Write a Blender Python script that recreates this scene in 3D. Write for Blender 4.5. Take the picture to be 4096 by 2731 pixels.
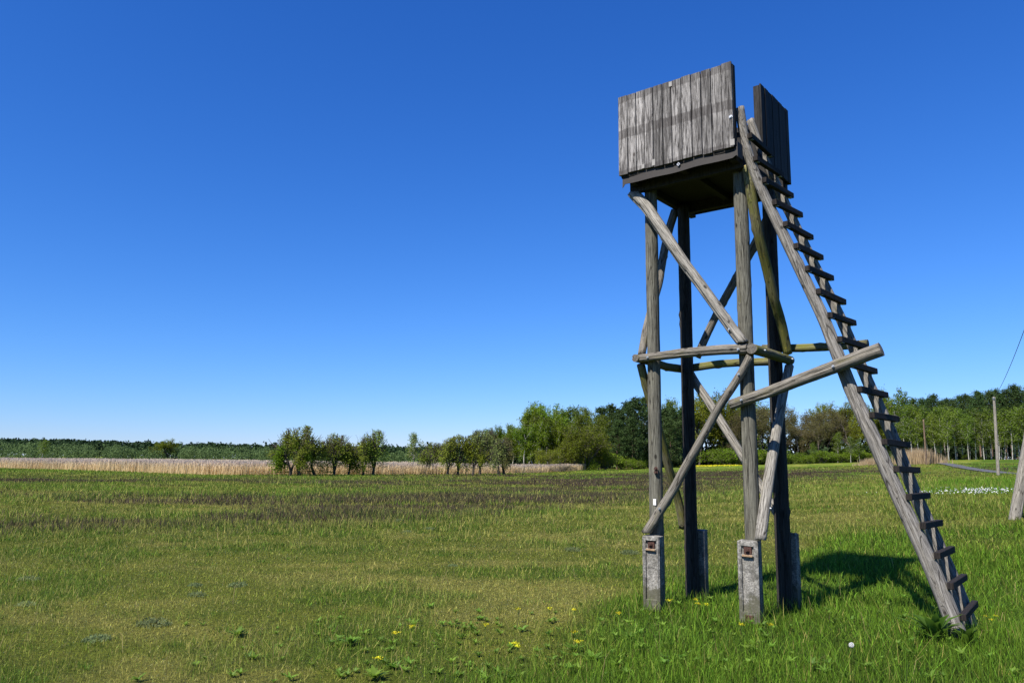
import bpy, math, random
import numpy as np
from mathutils import Matrix, Vector

for o in list(bpy.data.objects):
    bpy.data.objects.remove(o, do_unlink=True)
scene = bpy.context.scene
col = scene.collection

# ------------------------------------------------------------------ camera
EYE = 1.65
PITCH, ROLL, FPX = 0.1528, 0.0107, 3091.5          # FPX: focal length in photo pixels (4096 wide)
cam_d = bpy.data.cameras.new('camera')
cam_d.sensor_width = 36.0
cam_d.lens = FPX / 4096 * 36.0
cam_d.clip_start = 0.1
cam_d.clip_end = 20000
cam = bpy.data.objects.new('camera', cam_d)
col.objects.link(cam)
cam.matrix_world = (Matrix.Translation((0, 0, EYE)) @ Matrix.Rotation(math.pi / 2 + PITCH, 4, 'X')
                    @ Matrix.Rotation(ROLL, 4, 'Z'))
scene.camera = cam

# ------------------------------------------------------------------ light
PSI = 0.675                                         # the tower's heading; the sun shines along its side
SUN_EL = math.radians(49)
SUN_AZ = PSI + 0.05
sun_h = (math.sin(SUN_AZ), math.cos(SUN_AZ))  # horizontal travel of the light
ldir = Vector((sun_h[0] * math.cos(SUN_EL), sun_h[1] * math.cos(SUN_EL), -math.sin(SUN_EL)))
sun_d = bpy.data.lights.new('sun', 'SUN')
sun_d.energy = 5.0
sun_d.angle = math.radians(0.5)
sun_d.color = (1.0, 0.95, 0.87)
sun = bpy.data.objects.new('sun', sun_d)
sun.rotation_euler = ldir.to_track_quat('-Z', 'Y').to_euler()
col.objects.link(sun)

world = bpy.data.worlds.new('World')
scene.world = world
world.use_nodes = True
wn = world.node_tree
wn.nodes.clear()
sky = wn.nodes.new('ShaderNodeTexSky')
sky.sky_type = 'NISHITA'
sky.sun_disc = False
sky.sun_elevation = SUN_EL
sky.sun_rotation = math.atan2(-sun_h[0], -sun_h[1])  # azimuth of the sun, clockwise from +Y
sky.altitude = 50
sky.air_density = 1.0
sky.dust_density = 0.0
sky.ozone_density = 1.0
sep = wn.nodes.new('ShaderNodeSeparateColor')       # film response of the whole sky, one curve per channel
cmb = wn.nodes.new('ShaderNodeCombineColor')
for ch, (gam, gain) in enumerate([(1.47, 0.122), (1.082, 0.392), (0.866, 1.10)]):
    pw = wn.nodes.new('ShaderNodeMath'); pw.operation = 'POWER'; pw.inputs[1].default_value = gam
    ml = wn.nodes.new('ShaderNodeMath'); ml.operation = 'MULTIPLY'; ml.inputs[1].default_value = gain
    wn.links.new(sep.outputs[ch], pw.inputs[0]); wn.links.new(pw.outputs[0], ml.inputs[0]); wn.links.new(ml.outputs[0], cmb.inputs[ch])
bg = wn.nodes.new('ShaderNodeBackground')
bg.inputs['Strength'].default_value = 0.10
wo = wn.nodes.new('ShaderNodeOutputWorld')
wn.links.new(sky.outputs[0], sep.inputs[0])
wn.links.new(cmb.outputs[0], bg.inputs['Color'])
wn.links.new(bg.outputs[0], wo.inputs['Surface'])

scene.view_settings.view_transform = 'Standard'
scene.view_settings.look = 'None'
scene.view_settings.exposure = 0.9
scene.view_settings.gamma = 1.0
scene.view_settings.use_curve_mapping = False
scene.render.engine = 'CYCLES'
scene.cycles.max_bounces = 6
scene.cycles.transparent_max_bounces = 4

# ------------------------------------------------------------------ helpers
rng = np.random.default_rng(7)

def ray(px, py):
    X, Y = px - 2048, py - 1365.5
    c, s = math.cos(ROLL), math.sin(ROLL)
    xi, yi = c * X + s * Y, -s * X + c * Y
    zc, xx = -yi / FPX, xi / FPX
    return np.array([xx, math.cos(PITCH) - zc * math.sin(PITCH), math.sin(PITCH) + zc * math.cos(PITCH)])

def at(px, py, d):
    """point of the place seen at photo pixel (px,py) that stands d metres away"""
    r = ray(px, py)
    return np.array([0, 0, EYE]) + r * (d / r[1])

K = 4096 / 2352.0

def vnoise(x, y, seed=0):
    x = np.asarray(x, float); y = np.asarray(y, float)
    xi = np.floor(x).astype(np.int64); yi = np.floor(y).astype(np.int64)
    fx = x - xi; fy = y - yi
    fx = fx * fx * (3 - 2 * fx); fy = fy * fy * (3 - 2 * fy)
    def hsh(a, b):
        h = (a * 374761393 + b * 668265263 + seed * 974711) & 0xffffffff
        h = ((h ^ (h >> 13)) * 1274126177) & 0xffffffff
        return ((h ^ (h >> 16)) & 0xffff) / 65535.0
    a = hsh(xi, yi); b = hsh(xi + 1, yi); c = hsh(xi, yi + 1); d = hsh(xi + 1, yi + 1)
    return (a * (1 - fx) + b * fx) * (1 - fy) + (c * (1 - fx) + d * fx) * fy

def fbm(x, y, seed=0, o=4):
    s = 0; a = 0.5; t = 0
    for i in range(o):
        s = s + a * vnoise(x * 2 ** i, y * 2 ** i, seed + i * 17); t += a; a *= 0.5
    return s / t

def sstep(a, b, x):
    t = np.clip((np.asarray(x, float) - a) / (b - a), 0, 1)
    return t * t * (3 - 2 * t)

# ground height: control points (x, y, z) joined by a smooth surface
_cp = []
for x in (-40, -20, -8, 0, 5):
    for y in (-20, 0, 8, 18, 40): _cp.append((x, y, 0))
for x, y in ((8, 0), (14, 0), (-70, 30), (-110, 95), (-60, 84), (-20, 80), (0, 82), (-130, 210), (-40, 210), (-60, 140), (20, 120),
             (8, 10), (9, 5), (20, -20), (-400, 600), (-100, 600), (-300, 0), (0, -300), (300, -200), (-2000, 2000), (2000, 2000), (0, 3000), (3000, 0)):
    _cp.append((x, y, 0))
for px, py, d in ((2325, 1187, 17.8), (2220, 1140, 26), (2293, 1092, 65), (2128, 1066, 92), (2250, 1085, 76), (2000, 1120, 42), (1900, 1080, 90),
                  (2200, 1055, 205), (2340, 1055, 200), (2080, 1057, 215), (1900, 1063, 235), (1700, 1065, 240), (1620, 1068, 230),
                  (1400, 1077, 170), (1500, 1073, 185), (1800, 1100, 70)):
    _cp.append(tuple(at(px * K, py * K, d)))
_cp += [(4.3, 7.1, 0.05), (260, 300, 5.0), (60, 330, 2.5), (180, 120, 2.5), (60, 20, 1.2)]
_cp = np.array(_cp)
def _phi(a, b):
    return np.sqrt(((a[:, None, :] - b[None]) ** 2).sum(-1) + 36.0)
_A = _phi(_cp[:, :2], _cp[:, :2])
_n = len(_cp)
_M = np.zeros((_n + 1, _n + 1)); _M[:_n, :_n] = _A - np.eye(_n) * 0.5; _M[:_n, _n] = 1; _M[_n, :_n] = 1
_w = np.linalg.solve(_M, np.append(_cp[:, 2], 0))
def gz(x, y):
    x = np.asarray(x, float); y = np.asarray(y, float)
    P = np.stack([x.ravel(), y.ravel()], 1)
    out = np.empty(len(P))
    for i in range(0, len(P), 20000):
        out[i:i + 20000] = _phi(P[i:i + 20000], _cp[:, :2]) @ _w[:_n] + _w[_n]
    z = out.reshape(x.shape)
    r = np.hypot(x, y)
    z = z + 0.10 * np.exp(-((x - 4.25) ** 2 + (y - 7.45) ** 2) / 1.6)       # low swell at the ladder foot
    return z + (fbm(x / 1.7, y / 1.7, 5, 3) - 0.5) * 0.05 * np.clip(r / 8, 0.3, 1)
def g1(x, y): return float(gz(np.array([x]), np.array([y]))[0])
def ground_at(px, py):
    d = 60.0
    r = ray(px, py); lo, hi = 2.0, 900.0
    z = 0.0
    for i in range(40):
        t = (z - EYE) / r[2] if r[2] < -1e-4 else 300
        t = min(max(t, 2), 400)
        x, y = r[0] * t, r[1] * t
        z = 0.5 * z + 0.5 * g1(x, y)
    return np.array([x, y, g1(x, y)])

def mk(name, V, F, mat=None, parent=None, smooth=False, cols=None, mat_idx=None, link=True):
    """one mesh object from arrays; F is an (n,3) or (n,4) array or a list of tuples"""
    me = bpy.data.meshes.new(name)
    V = np.asarray(V, np.float32)
    if isinstance(F, np.ndarray):
        k = F.shape[1]
        me.vertices.add(len(V)); me.vertices.foreach_set('co', V.ravel())
        me.loops.add(F.size); me.loops.foreach_set('vertex_index', F.astype(np.int32).ravel())
        me.polygons.add(len(F)); me.polygons.foreach_set('loop_start', np.arange(0, F.size, k, dtype=np.int32))
        me.polygons.foreach_set('loop_total', np.full(len(F), k, np.int32))
        me.update(calc_edges=True)
    else:
        me.from_pydata([tuple(map(float, v)) for v in V], [], [tuple(f) for f in F])
        me.update()
    if cols is not None:
        a = me.color_attributes.new('col', 'FLOAT_COLOR', 'POINT')
        c4 = np.ones((len(V), 4), np.float32); c4[:, :3] = cols
        a.data.foreach_set('color', c4.ravel())
    if mat is not None:
        for m in (mat if isinstance(mat, (list, tuple)) else [mat]): me.materials.append(m)
    if mat_idx is not None:
        me.polygons.foreach_set('material_index', np.asarray(mat_idx, np.int32))
    if smooth:
        me.polygons.foreach_set('use_smooth', np.ones(len(me.polygons), bool))
    o = bpy.data.objects.new(name, me)
    if link: col.objects.link(o)
    if parent is not None: o.parent = parent
    return o

def tag(o, label=None, cat=None, group=None, kind=None):
    if label: o['label'] = label
    if cat: o['category'] = cat
    if group: o['group'] = group
    if kind: o['kind'] = kind
    return o

def empty(name, loc=(0, 0, 0), rz=0.0):
    o = bpy.data.objects.new(name, None)
    o.empty_display_size = 0.2
    o.location = loc; o.rotation_euler = (0, 0, rz)
    col.objects.link(o)
    return o

def box_arrays(x0, x1, y0, y1, z0, z1, bev=0.0):
    if bev <= 0:
        V = np.array([(x, y, z) for z in (z0, z1) for y in (y0, y1) for x in (x0, x1)], float)
        F = [(0, 2, 3, 1), (4, 5, 7, 6), (0, 1, 5, 4), (2, 6, 7, 3), (0, 4, 6, 2), (1, 3, 7, 5)]
        return V, F
    b = bev
    V = []; F = []
    # chamfered box: three shrunk faces pairs
    idx = {}
    def v(p):
        idx[p] = len(V); V.append(p); return idx[p]
    X = (x0, x1); Y = (y0, y1); Z = (z0, z1); s = (1, -1)
    A = {}
    for i in (0, 1):
        for j in (0, 1):
            for k in (0, 1):
                A[('x', i, j, k)] = v((X[i], Y[j] + s[j] * b, Z[k] + s[k] * b))
                A[('y', i, j, k)] = v((X[i] + s[i] * b, Y[j], Z[k] + s[k] * b))
                A[('z', i, j, k)] = v((X[i] + s[i] * b, Y[j] + s[j] * b, Z[k]))
    def quad(l, flip):
        F.append(tuple(l[::-1]) if flip else tuple(l))
    for i in (0, 1):
        quad([A[('x', i, 0, 0)], A[('x', i, 1, 0)], A[('x', i, 1, 1)], A[('x', i, 0, 1)]], i == 0)
        quad([A[('y', 0, i, 0)], A[('y', 0, i, 1)], A[('y', 1, i, 1)], A[('y', 1, i, 0)]], i == 0)
        quad([A[('z', 0, 0, i)], A[('z', 1, 0, i)], A[('z', 1, 1, i)], A[('z', 0, 1, i)]], i == 0)
    for i in (0, 1):
        for j in (0, 1):
            quad([A[('x', i, j, 0)], A[('y', i, j, 0)], A[('y', i, j, 1)], A[('x', i, j, 1)]], (i + j) % 2 == 1)
            quad([A[('x', i, 0, j)], A[('x', i, 1, j)], A[('z', i, 1, j)], A[('z', i, 0, j)]], (i + j) % 2 == 1)
            quad([A[('y', 0, i, j)], A[('z', 0, i, j)], A[('z', 1, i, j)], A[('y', 1, i, j)]], (i + j) % 2 == 1)
            for k in (0, 1):
                quad([A[('x', i, j, k)], A[('y', i, j, k)], A[('z', i, j, k)]], (i + j + k) % 2 == 0)
    return np.array(V, float), F

def join(parts):
    V = []; F = []; n = 0
    for v, f in parts:
        V.append(np.asarray(v, float)); F += [tuple(i + n for i in q) for q in f]; n += len(v)
    return np.concatenate(V), F

# ------------------------------------------------------------------ materials
def new_mat(name):
    m = bpy.data.materials.new(name); m.use_nodes = True
    nt = m.node_tree
    return m, nt, nt.nodes['Principled BSDF']

def N(nt, t, **kw):
    n = nt.nodes.new(t)
    for k, v in kw.items():
        if k in n.inputs: n.inputs[k].default_value = v
        else: setattr(n, k, v)
    return n

def ramp(nt, fac, stops):
    r = nt.nodes.new('ShaderNodeValToRGB')
    e = r.color_ramp.elements
    while len(e) < len(stops): e.new(0.5)
    for el, (p, c) in zip(e, stops):
        el.position = p; el.color = (c[0], c[1], c[2], 1) if not isinstance(c, (int, float)) else (c, c, c, 1)
    nt.links.new(fac, r.inputs[0])
    return r.outputs[0]

def mixc(nt, fac, a, b, mode='MIX'):
    m = nt.nodes.new('ShaderNodeMix'); m.data_type = 'RGBA'; m.blend_type = mode
    for s, v in ((m.inputs[0], fac), (m.inputs[6], a), (m.inputs[7], b)):
        if isinstance(v, (int, float)): s.default_value = v
        elif isinstance(v, tuple): s.default_value = (*v, 1)
        else: nt.links.new(v, s)
    return m.outputs[2]

def obj_coords(nt, scale, rnd=37.0):
    tc = N(nt, 'ShaderNodeTexCoord'); oi = N(nt, 'ShaderNodeObjectInfo')
    mu = N(nt, 'ShaderNodeMath', operation='MULTIPLY'); mu.inputs[1].default_value = rnd
    nt.links.new(oi.outputs['Random'], mu.inputs[0])
    ad = N(nt, 'ShaderNodeVectorMath', operation='ADD')
    nt.links.new(tc.outputs['Object'], ad.inputs[0]); nt.links.new(mu.outputs[0], ad.inputs[1])
    mp = N(nt, 'ShaderNodeMapping'); mp.inputs['Scale'].default_value = scale
    nt.links.new(ad.outputs[0], mp.inputs[0])
    return mp.outputs[0], ad.outputs[0]

def noise(nt, vec, scale, detail=5, rough=0.6, out='Fac', dist=0.0):
    n = N(nt, 'ShaderNodeTexNoise', Scale=scale, Detail=detail, Roughness=rough, Distortion=dist)
    if vec is not None: nt.links.new(vec, n.inputs['Vector'])
    return n.outputs[out]

def wood_mat(name, light, dark, moss=(0.12, 0.11, 0.02), moss_at=0.62, lichen=None, bump=0.5):
    m, nt, p = new_mat(name)
    v, raw = obj_coords(nt, (1, 1, 0.055))
    g = noise(nt, v, 75, 8, 0.78, dist=0.25)            # grain streaks
    c = ramp(nt, g, [(0.385, dark), (0.47, tuple(a * 0.55 + b * 0.45 for a, b in zip(light, dark))), (0.60, tuple(min(1, a * 1.25) for a in light))])
    g2 = noise(nt, raw, 3.2, 4, 0.6)                   # broad weathering
    c = mixc(nt, ramp(nt, g2, [(0.3, 0.0), (0.75, 0.55)]), c, tuple(x * 0.55 for x in light))
    v3 = N(nt, 'ShaderNodeMapping'); v3.inputs['Scale'].default_value = (1, 1, 0.28)
    nt.links.new(raw, v3.inputs[0])
    g3 = noise(nt, v3.outputs[0], 7.5, 6, 0.7)
    c = mixc(nt, ramp(nt, g3, [(moss_at, 0.0), (moss_at + 0.16, 0.8)]), c, moss)
    if lichen:
        g4 = noise(nt, raw, 16, 5, 0.7)
        c = mixc(nt, ramp(nt, g4, [(0.63, 0.0), (0.68, 0.9)]), c, lichen)
    sp = noise(nt, raw, 120, 2, 0.5)
    c = mixc(nt, ramp(nt, sp, [(0.66, 0.0), (0.72, 0.6)]), c, tuple(min(1, x * 1.5) for x in light))
    kn = N(nt, 'ShaderNodeTexVoronoi', Scale=6.5)       # dark knots
    km = N(nt, 'ShaderNodeMapping'); km.inputs['Scale'].default_value = (1, 1, 0.55)
    nt.links.new(raw, km.inputs[0]); nt.links.new(km.outputs[0], kn.inputs['Vector'])
    c = mixc(nt, ramp(nt, kn.outputs['Distance'], [(0.07, 0.9), (0.13, 0.0)]), c, tuple(x * 0.5 for x in dark))
    crack = N(nt, 'ShaderNodeTexVoronoi', Scale=20.0); crack.feature = 'DISTANCE_TO_EDGE'
    vm = N(nt, 'ShaderNodeMapping'); vm.inputs['Scale'].default_value = (1, 1, 0.045)
    nt.links.new(raw, vm.inputs[0]); nt.links.new(vm.outputs[0], crack.inputs['Vector'])
    ck = ramp(nt, crack.outputs['Distance'], [(0.0, 0.0), (0.03, 1.0)])
    c = mixc(nt, ck, tuple(x * 0.6 for x in dark), c)
    nt.links.new(c, p.inputs['Base Color'])
    p.inputs['Roughness'].default_value = 0.85
    p.inputs['Specular IOR Level'].default_value = 0.2
    h = mixc(nt, 0.5, g, ck)
    b = N(nt, 'ShaderNodeBump', Strength=bump, Distance=0.012)
    nt.links.new(h, b.inputs['Height']); nt.links.new(b.outputs[0], p.inputs['Normal'])
    return m

M = {}
M['post'] = wood_mat('weathered_post_wood', (0.140, 0.134, 0.106), (0.0230, 0.0202, 0.0156), moss_at=0.60, moss=(0.10, 0.10, 0.04))
M['post_shaded'] = wood_mat('shaded_post_wood', (0.0450, 0.0396, 0.0336), (0.0086, 0.0072, 0.0062), moss_at=0.75)  # darker copy of the post wood: shade on the rear posts painted in
M['log'] = wood_mat('grey_log_wood', (0.1944, 0.1764, 0.1476), (0.0288, 0.0242, 0.0173), moss_at=0.55, moss=(0.13, 0.115, 0.03))
M['log_mossy'] = wood_mat('mossy_log_wood', (0.1584, 0.1440, 0.0864), (0.0346, 0.0288, 0.0173), moss_at=0.40, moss=(0.12, 0.12, 0.02), lichen=(0.42, 0.30, 0.03))
M['log_pale'] = wood_mat('silvery_log_wood', (0.2736, 0.2556, 0.2232), (0.0403, 0.0346, 0.0259), moss_at=0.66)
M['rail'] = wood_mat('ladder_rail_wood', (0.2160, 0.2016, 0.1800), (0.0346, 0.0300, 0.0242), moss_at=0.64, moss=(0.13, 0.12, 0.03))
M['end'] = wood_mat('sawn_end_wood', (0.1440, 0.1296, 0.1080), (0.0288, 0.0259, 0.0202), moss_at=0.7)
M['bark'] = wood_mat('tree_bark', (0.0792, 0.0648, 0.0504), (0.0173, 0.0144, 0.0115), moss_at=0.7, bump=0.3)
M['pole'] = wood_mat('utility_pole_wood', (0.2592, 0.2376, 0.2016), (0.0806, 0.0691, 0.0518), moss_at=0.75)
M['pole_brown'] = wood_mat('brown_pole_wood', (0.1872, 0.1296, 0.0864), (0.0576, 0.0403, 0.0288), moss_at=0.8)

def plank_mat(name, light, dark, bands):
    m, nt, p = new_mat(name)
    v, raw = obj_coords(nt, (1, 0.5, 0.07), 53.0)
    g = noise(nt, v, 55, 8, 0.8, dist=0.6)
    g1_ = noise(nt, v, 9, 4, 0.6, dist=1.5)
    oi = N(nt, 'ShaderNodeObjectInfo')
    c = ramp(nt, g, [(0.40, dark), (0.49, tuple(a * 0.45 + b * 0.55 for a, b in zip(light, dark))), (0.59, light)])
    c = mixc(nt, ramp(nt, g1_, [(0.42, 0.55), (0.56, 0.0)]), c, dark)
    # plank to plank difference
    hv = N(nt, 'ShaderNodeHueSaturation')
    mr = N(nt, 'ShaderNodeMapRange'); mr.inputs[3].default_value = 0.62; mr.inputs[4].default_value = 1.2
    nt.links.new(oi.outputs['Random'], mr.inputs[0]); nt.links.new(mr.outputs[0], hv.inputs['Value']); nt.links.new(c, hv.inputs['Color'])
    c = hv.outputs[0]
    if bands:                                        # old paint bands that stay darker
        tc = N(nt, 'ShaderNodeTexCoord'); sx = N(nt, 'ShaderNodeSeparateXYZ')
        nt.links.new(tc.outputs['Object'], sx.inputs[0])
        wob = noise(nt, v, 5, 3, 0.6)
        ad = N(nt, 'ShaderNodeMath', operation='MULTIPLY_ADD'); ad.inputs[1].default_value = 0.10; 
        nt.links.new(wob, ad.inputs[0]); nt.links.new(sx.outputs['Z'], ad.inputs[2])
        k = ramp(nt, ad.outputs[0], [(0.0, 0.8), (0.10, 0.75), (0.115, 0.0), (0.50, 0.0), (0.515, 0.85), (0.615, 0.85), (0.63, 0.0), (0.965, 0.0), (0.98, 0.75), (1.0, 0.75)])
        fr = noise(nt, v, 26, 5, 0.7)
        k2 = N(nt, 'ShaderNodeMath', operation='MULTIPLY'); nt.links.new(k, k2.inputs[0])
        nt.links.new(ramp(nt, fr, [(0.35, 1.0), (0.68, 0.25)]), k2.inputs[1])
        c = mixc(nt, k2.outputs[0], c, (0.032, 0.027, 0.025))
    kn = N(nt, 'ShaderNodeTexVoronoi', Scale=5.0)
    vm = N(nt, 'ShaderNodeMapping'); vm.inputs['Scale'].default_value = (1, 1, 0.6)
    nt.links.new(raw, vm.inputs[0]); nt.links.new(vm.outputs[0], kn.inputs['Vector'])
    c = mixc(nt, ramp(nt, kn.outputs['Distance'], [(0.05, 0.85), (0.10, 0.0)]), c, (0.03, 0.022, 0.018))
    nt.links.new(c, p.inputs['Base Color'])
    p.inputs['Roughness'].default_value = 0.8
    p.inputs['Specular IOR Level'].default_value = 0.25
    b = N(nt, 'ShaderNodeBump', Strength=0.45, Distance=0.006)
    nt.links.new(g, b.inputs['Height']); nt.links.new(b.outputs[0], p.inputs['Normal'])
    return m
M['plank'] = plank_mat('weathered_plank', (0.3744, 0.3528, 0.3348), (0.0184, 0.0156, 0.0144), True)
M['plank_shaded'] = plank_mat('shaded_plank', (0.0360, 0.0330, 0.0300), (0.0096, 0.0082, 0.0072), False)  # wall planks away from the sun, their shade put into the colour
M['beam'] = wood_mat('tarred_beam', (0.0330, 0.0288, 0.0240), (0.0086, 0.0072, 0.0058), moss_at=0.66, moss=(0.05, 0.045, 0.01))
M['rung'] = wood_mat('tarred_rung', (0.024, 0.0195, 0.017), (0.0048, 0.0038, 0.0036), moss_at=0.8)

def plain(name, c, rough=0.6, metal=0.0, nscale=20, var=0.35, c2=None, bump=0.0):
    m, nt, p = new_mat(name)
    tc = N(nt, 'ShaderNodeTexCoord')
    n = noise(nt, tc.outputs['Object'], nscale, 5, 0.65)
    cc = ramp(nt, n, [(0.3, c2 or tuple(x * (1 - var) for x in c)), (0.7, c)])
    nt.links.new(cc, p.inputs['Base Color'])
    p.inputs['Roughness'].default_value = rough; p.inputs['Metallic'].default_value = metal
    if bump:
        b = N(nt, 'ShaderNodeBump', Strength=bump, Distance=0.004)
        nt.links.new(n, b.inputs['Height']); nt.links.new(b.outputs[0], p.inputs['Normal'])
    return m
M['felt'] = plain('tarred_felt', (0.024, 0.019, 0.016), 0.75, nscale=30)
M['rust'] = plain('rusty_iron', (0.085, 0.035, 0.022), 0.8, 0.2, 60, c2=(0.025, 0.012, 0.01), bump=0.4)
M['rust_ledge'] = plain('rust_stained_concrete', (0.30, 0.21, 0.12), 0.9, 0, 50, c2=(0.16, 0.09, 0.05))
M['zinc'] = plain('zinc', (0.42, 0.44, 0.46), 0.5, 0.8, 40)
M['white'] = plain('white_tag', (0.8, 0.8, 0.8), 0.5, nscale=10, var=0.08)
M['fresh'] = plain('pale_wood', (0.27, 0.255, 0.235), 0.8, nscale=30, var=0.25)
M['asphalt'] = plain('asphalt', (0.075, 0.075, 0.08), 0.9, nscale=3, var=0.25)
M['wire'] = plain('wire', (0.03, 0.03, 0.03), 0.6)

def concrete():
    m, nt, p = new_mat('old_concrete')
    v, raw = obj_coords(nt, (1, 1, 1))
    n1 = noise(nt, raw, 6, 5, 0.65)
    c = ramp(nt, n1, [(0.3, (0.10, 0.096, 0.083)), (0.7, (0.225, 0.212, 0.186))])
    vo = N(nt, 'ShaderNodeTexVoronoi', Scale=75.0); nt.links.new(raw, vo.inputs['Vector'])
    c = mixc(nt, 0.45, c, ramp(nt, vo.outputs['Color'], [(0.2, (0.05, 0.048, 0.043)), (0.55, (0.23, 0.215, 0.19)), (0.95, (0.46, 0.44, 0.40))]))
    n2 = noise(nt, raw, 9, 6, 0.7)
    c = mixc(nt, ramp(nt, n2, [(0.46, 0.0), (0.64, 0.8)]), c, (0.045, 0.042, 0.034))
    tc = N(nt, 'ShaderNodeTexCoord'); sx = N(nt, 'ShaderNodeSeparateXYZ'); nt.links.new(tc.outputs['Object'], sx.inputs[0])
    ad = N(nt, 'ShaderNodeMath', operation='MULTIPLY_ADD'); ad.inputs[1].default_value = -0.45
    nt.links.new(n2, ad.inputs[0]); nt.links.new(sx.outputs['Z'], ad.inputs[2])
    c = mixc(nt, ramp(nt, ad.outputs[0], [(0.0, 0.75), (0.06, 0.0)]), c, (0.06, 0.058, 0.030))     # soil splash and algae at the foot
    nt.links.new(c, p.inputs['Base Color']); p.inputs['Roughness'].default_value = 0.92
    b = N(nt, 'ShaderNodeBump', Strength=0.7, Distance=0.006)
    n3 = noise(nt, raw, 90, 4, 0.6)
    nt.links.new(n3, b.inputs['Height']); nt.links.new(b.outputs[0], p.inputs['Normal'])
    return m
M['concrete'] = concrete()

def leaf_mat(name, c, var=0.25, trans=0.35, attr=False, hue=0.014, rough=0.6, spec=0.12):
    m, nt, p = new_mat(name)
    if attr:
        a = N(nt, 'ShaderNodeVertexColor'); a.layer_name = 'col'; src = a.outputs['Color']
    else:
        geo = N(nt, 'ShaderNodeNewGeometry')
        oi = N(nt, 'ShaderNodeObjectInfo')
        hv = N(nt, 'ShaderNodeHueSaturation'); hv.inputs['Color'].default_value = (*c, 1)
        r1 = N(nt, 'ShaderNodeMapRange'); r1.inputs[3].default_value = 0.5 - hue; r1.inputs[4].default_value = 0.5 + hue
        nt.links.new(oi.outputs['Random'], r1.inputs[0]); nt.links.new(r1.outputs[0], hv.inputs['Hue'])
        r2 = N(nt, 'ShaderNodeMapRange'); r2.inputs[3].default_value = 1 - var; r2.inputs[4].default_value = 1 + var
        nt.links.new(geo.outputs['Random Per Island'], r2.inputs[0])
        r3 = N(nt, 'ShaderNodeMapRange'); r3.inputs[3].default_value = 0.72; r3.inputs[4].default_value = 1.25
        fr3 = N(nt, 'ShaderNodeMath', operation='FRACT'); mu3 = N(nt, 'ShaderNodeMath', operation='MULTIPLY'); mu3.inputs[1].default_value = 7.31
        nt.links.new(oi.outputs['Random'], mu3.inputs[0]); nt.links.new(mu3.outputs[0], fr3.inputs[0]); nt.links.new(fr3.outputs[0], r3.inputs[0])
        m3 = N(nt, 'ShaderNodeMath', operation='MULTIPLY'); nt.links.new(r2.outputs[0], m3.inputs[0]); nt.links.new(r3.outputs[0], m3.inputs[1])
        nt.links.new(m3.outputs[0], hv.inputs['Value'])
        src = hv.outputs[0]
    nt.links.new(src, p.inputs['Base Color'])
    p.inputs['Roughness'].default_value = rough; p.inputs['Specular IOR Level'].default_value = spec
    t = N(nt, 'ShaderNodeBsdfTranslucent')
    nt.links.new(src, t.inputs['Color'])
    mx = N(nt, 'ShaderNodeMixShader'); mx.inputs[0].default_value = trans
    nt.links.new(p.outputs[0], mx.inputs[1]); nt.links.new(t.outputs[0], mx.inputs[2])
    nt.links.new(mx.outputs[0], nt.nodes['Material Output'].inputs['Surface'])
    return m
M['grass'] = leaf_mat('grass_blades', (0, 0, 0), attr=True, trans=0.42, rough=0.6, spec=0.12)
M['reed'] = leaf_mat('dry_reed', (0, 0, 0), attr=True, trans=0.5, rough=0.8, spec=0.1)
M['l_willow'] = leaf_mat('leaf_willow', (0.205, 0.260, 0.034), trans=0.5)
M['l_green'] = leaf_mat('leaf_fresh_green', (0.125, 0.190, 0.012), trans=0.5)
M['l_birch'] = leaf_mat('leaf_birch', (0.115, 0.165, 0.018), trans=0.45)
M['l_pine'] = leaf_mat('needle_pine', (0.038, 0.068, 0.018), trans=0.25)
M['l_oak'] = leaf_mat('leaf_oak', (0.140, 0.160, 0.012), trans=0.45)
M['l_brown'] = leaf_mat('leaf_budding_brown', (0.120, 0.110, 0.036), trans=0.4)
M['l_catkin'] = leaf_mat('leaf_pale_catkin', (0.21, 0.24, 0.07), trans=0.4)
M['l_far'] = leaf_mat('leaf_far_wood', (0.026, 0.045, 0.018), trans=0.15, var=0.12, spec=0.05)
M['l_farwillow'] = leaf_mat('leaf_far_willow', (0.082, 0.118, 0.042), trans=0.35, var=0.15, spec=0.05)
M['l_weed'] = leaf_mat('leaf_weed', (0.135, 0.235, 0.025), trans=0.5, spec=0.4)
M['l_dock'] = leaf_mat('leaf_dock', (0.10, 0.20, 0.022), trans=0.5, spec=0.4)
M['l_silver'] = leaf_mat('leaf_silver', (0.165, 0.205, 0.085), trans=0.35)
M['l_yellow'] = leaf_mat('petal_yellow', (0.48, 0.45, 0.02), trans=0.3)
M['l_white'] = leaf_mat('petal_white', (0.62, 0.62, 0.6), trans=0.3, var=0.08, hue=0.0)
M['l_stem'] = leaf_mat('stem_green', (0.10, 0.16, 0.03))
M['fluff'] = leaf_mat('seed_fluff', (0.62, 0.62, 0.60), trans=0.4, hue=0.0)

def birch_bark():
    m, nt, p = new_mat('birch_bark')
    tc = N(nt, 'ShaderNodeTexCoord')
    mp = N(nt, 'ShaderNodeMapping'); mp.inputs['Scale'].default_value = (1, 1, 2.5)
    nt.links.new(tc.outputs['Object'], mp.inputs[0])
    n = noise(nt, mp.outputs[0], 2.2, 5, 0.7)
    c = ramp(nt, n, [(0.38, (0.07, 0.06, 0.05)), (0.46, (0.30, 0.285, 0.255)), (0.8, (0.42, 0.40, 0.365))])
    nt.links.new(c, p.inputs['Base Color']); p.inputs['Roughness'].default_value = 0.8
    return m
M['birch'] = birch_bark()
M['pinebark'] = plain('pine_bark', (0.19, 0.105, 0.065), 0.9, nscale=6, c2=(0.06, 0.045, 0.035))
M['twig'] = plain('twig', (0.13, 0.105, 0.08), 0.9, nscale=5)

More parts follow.
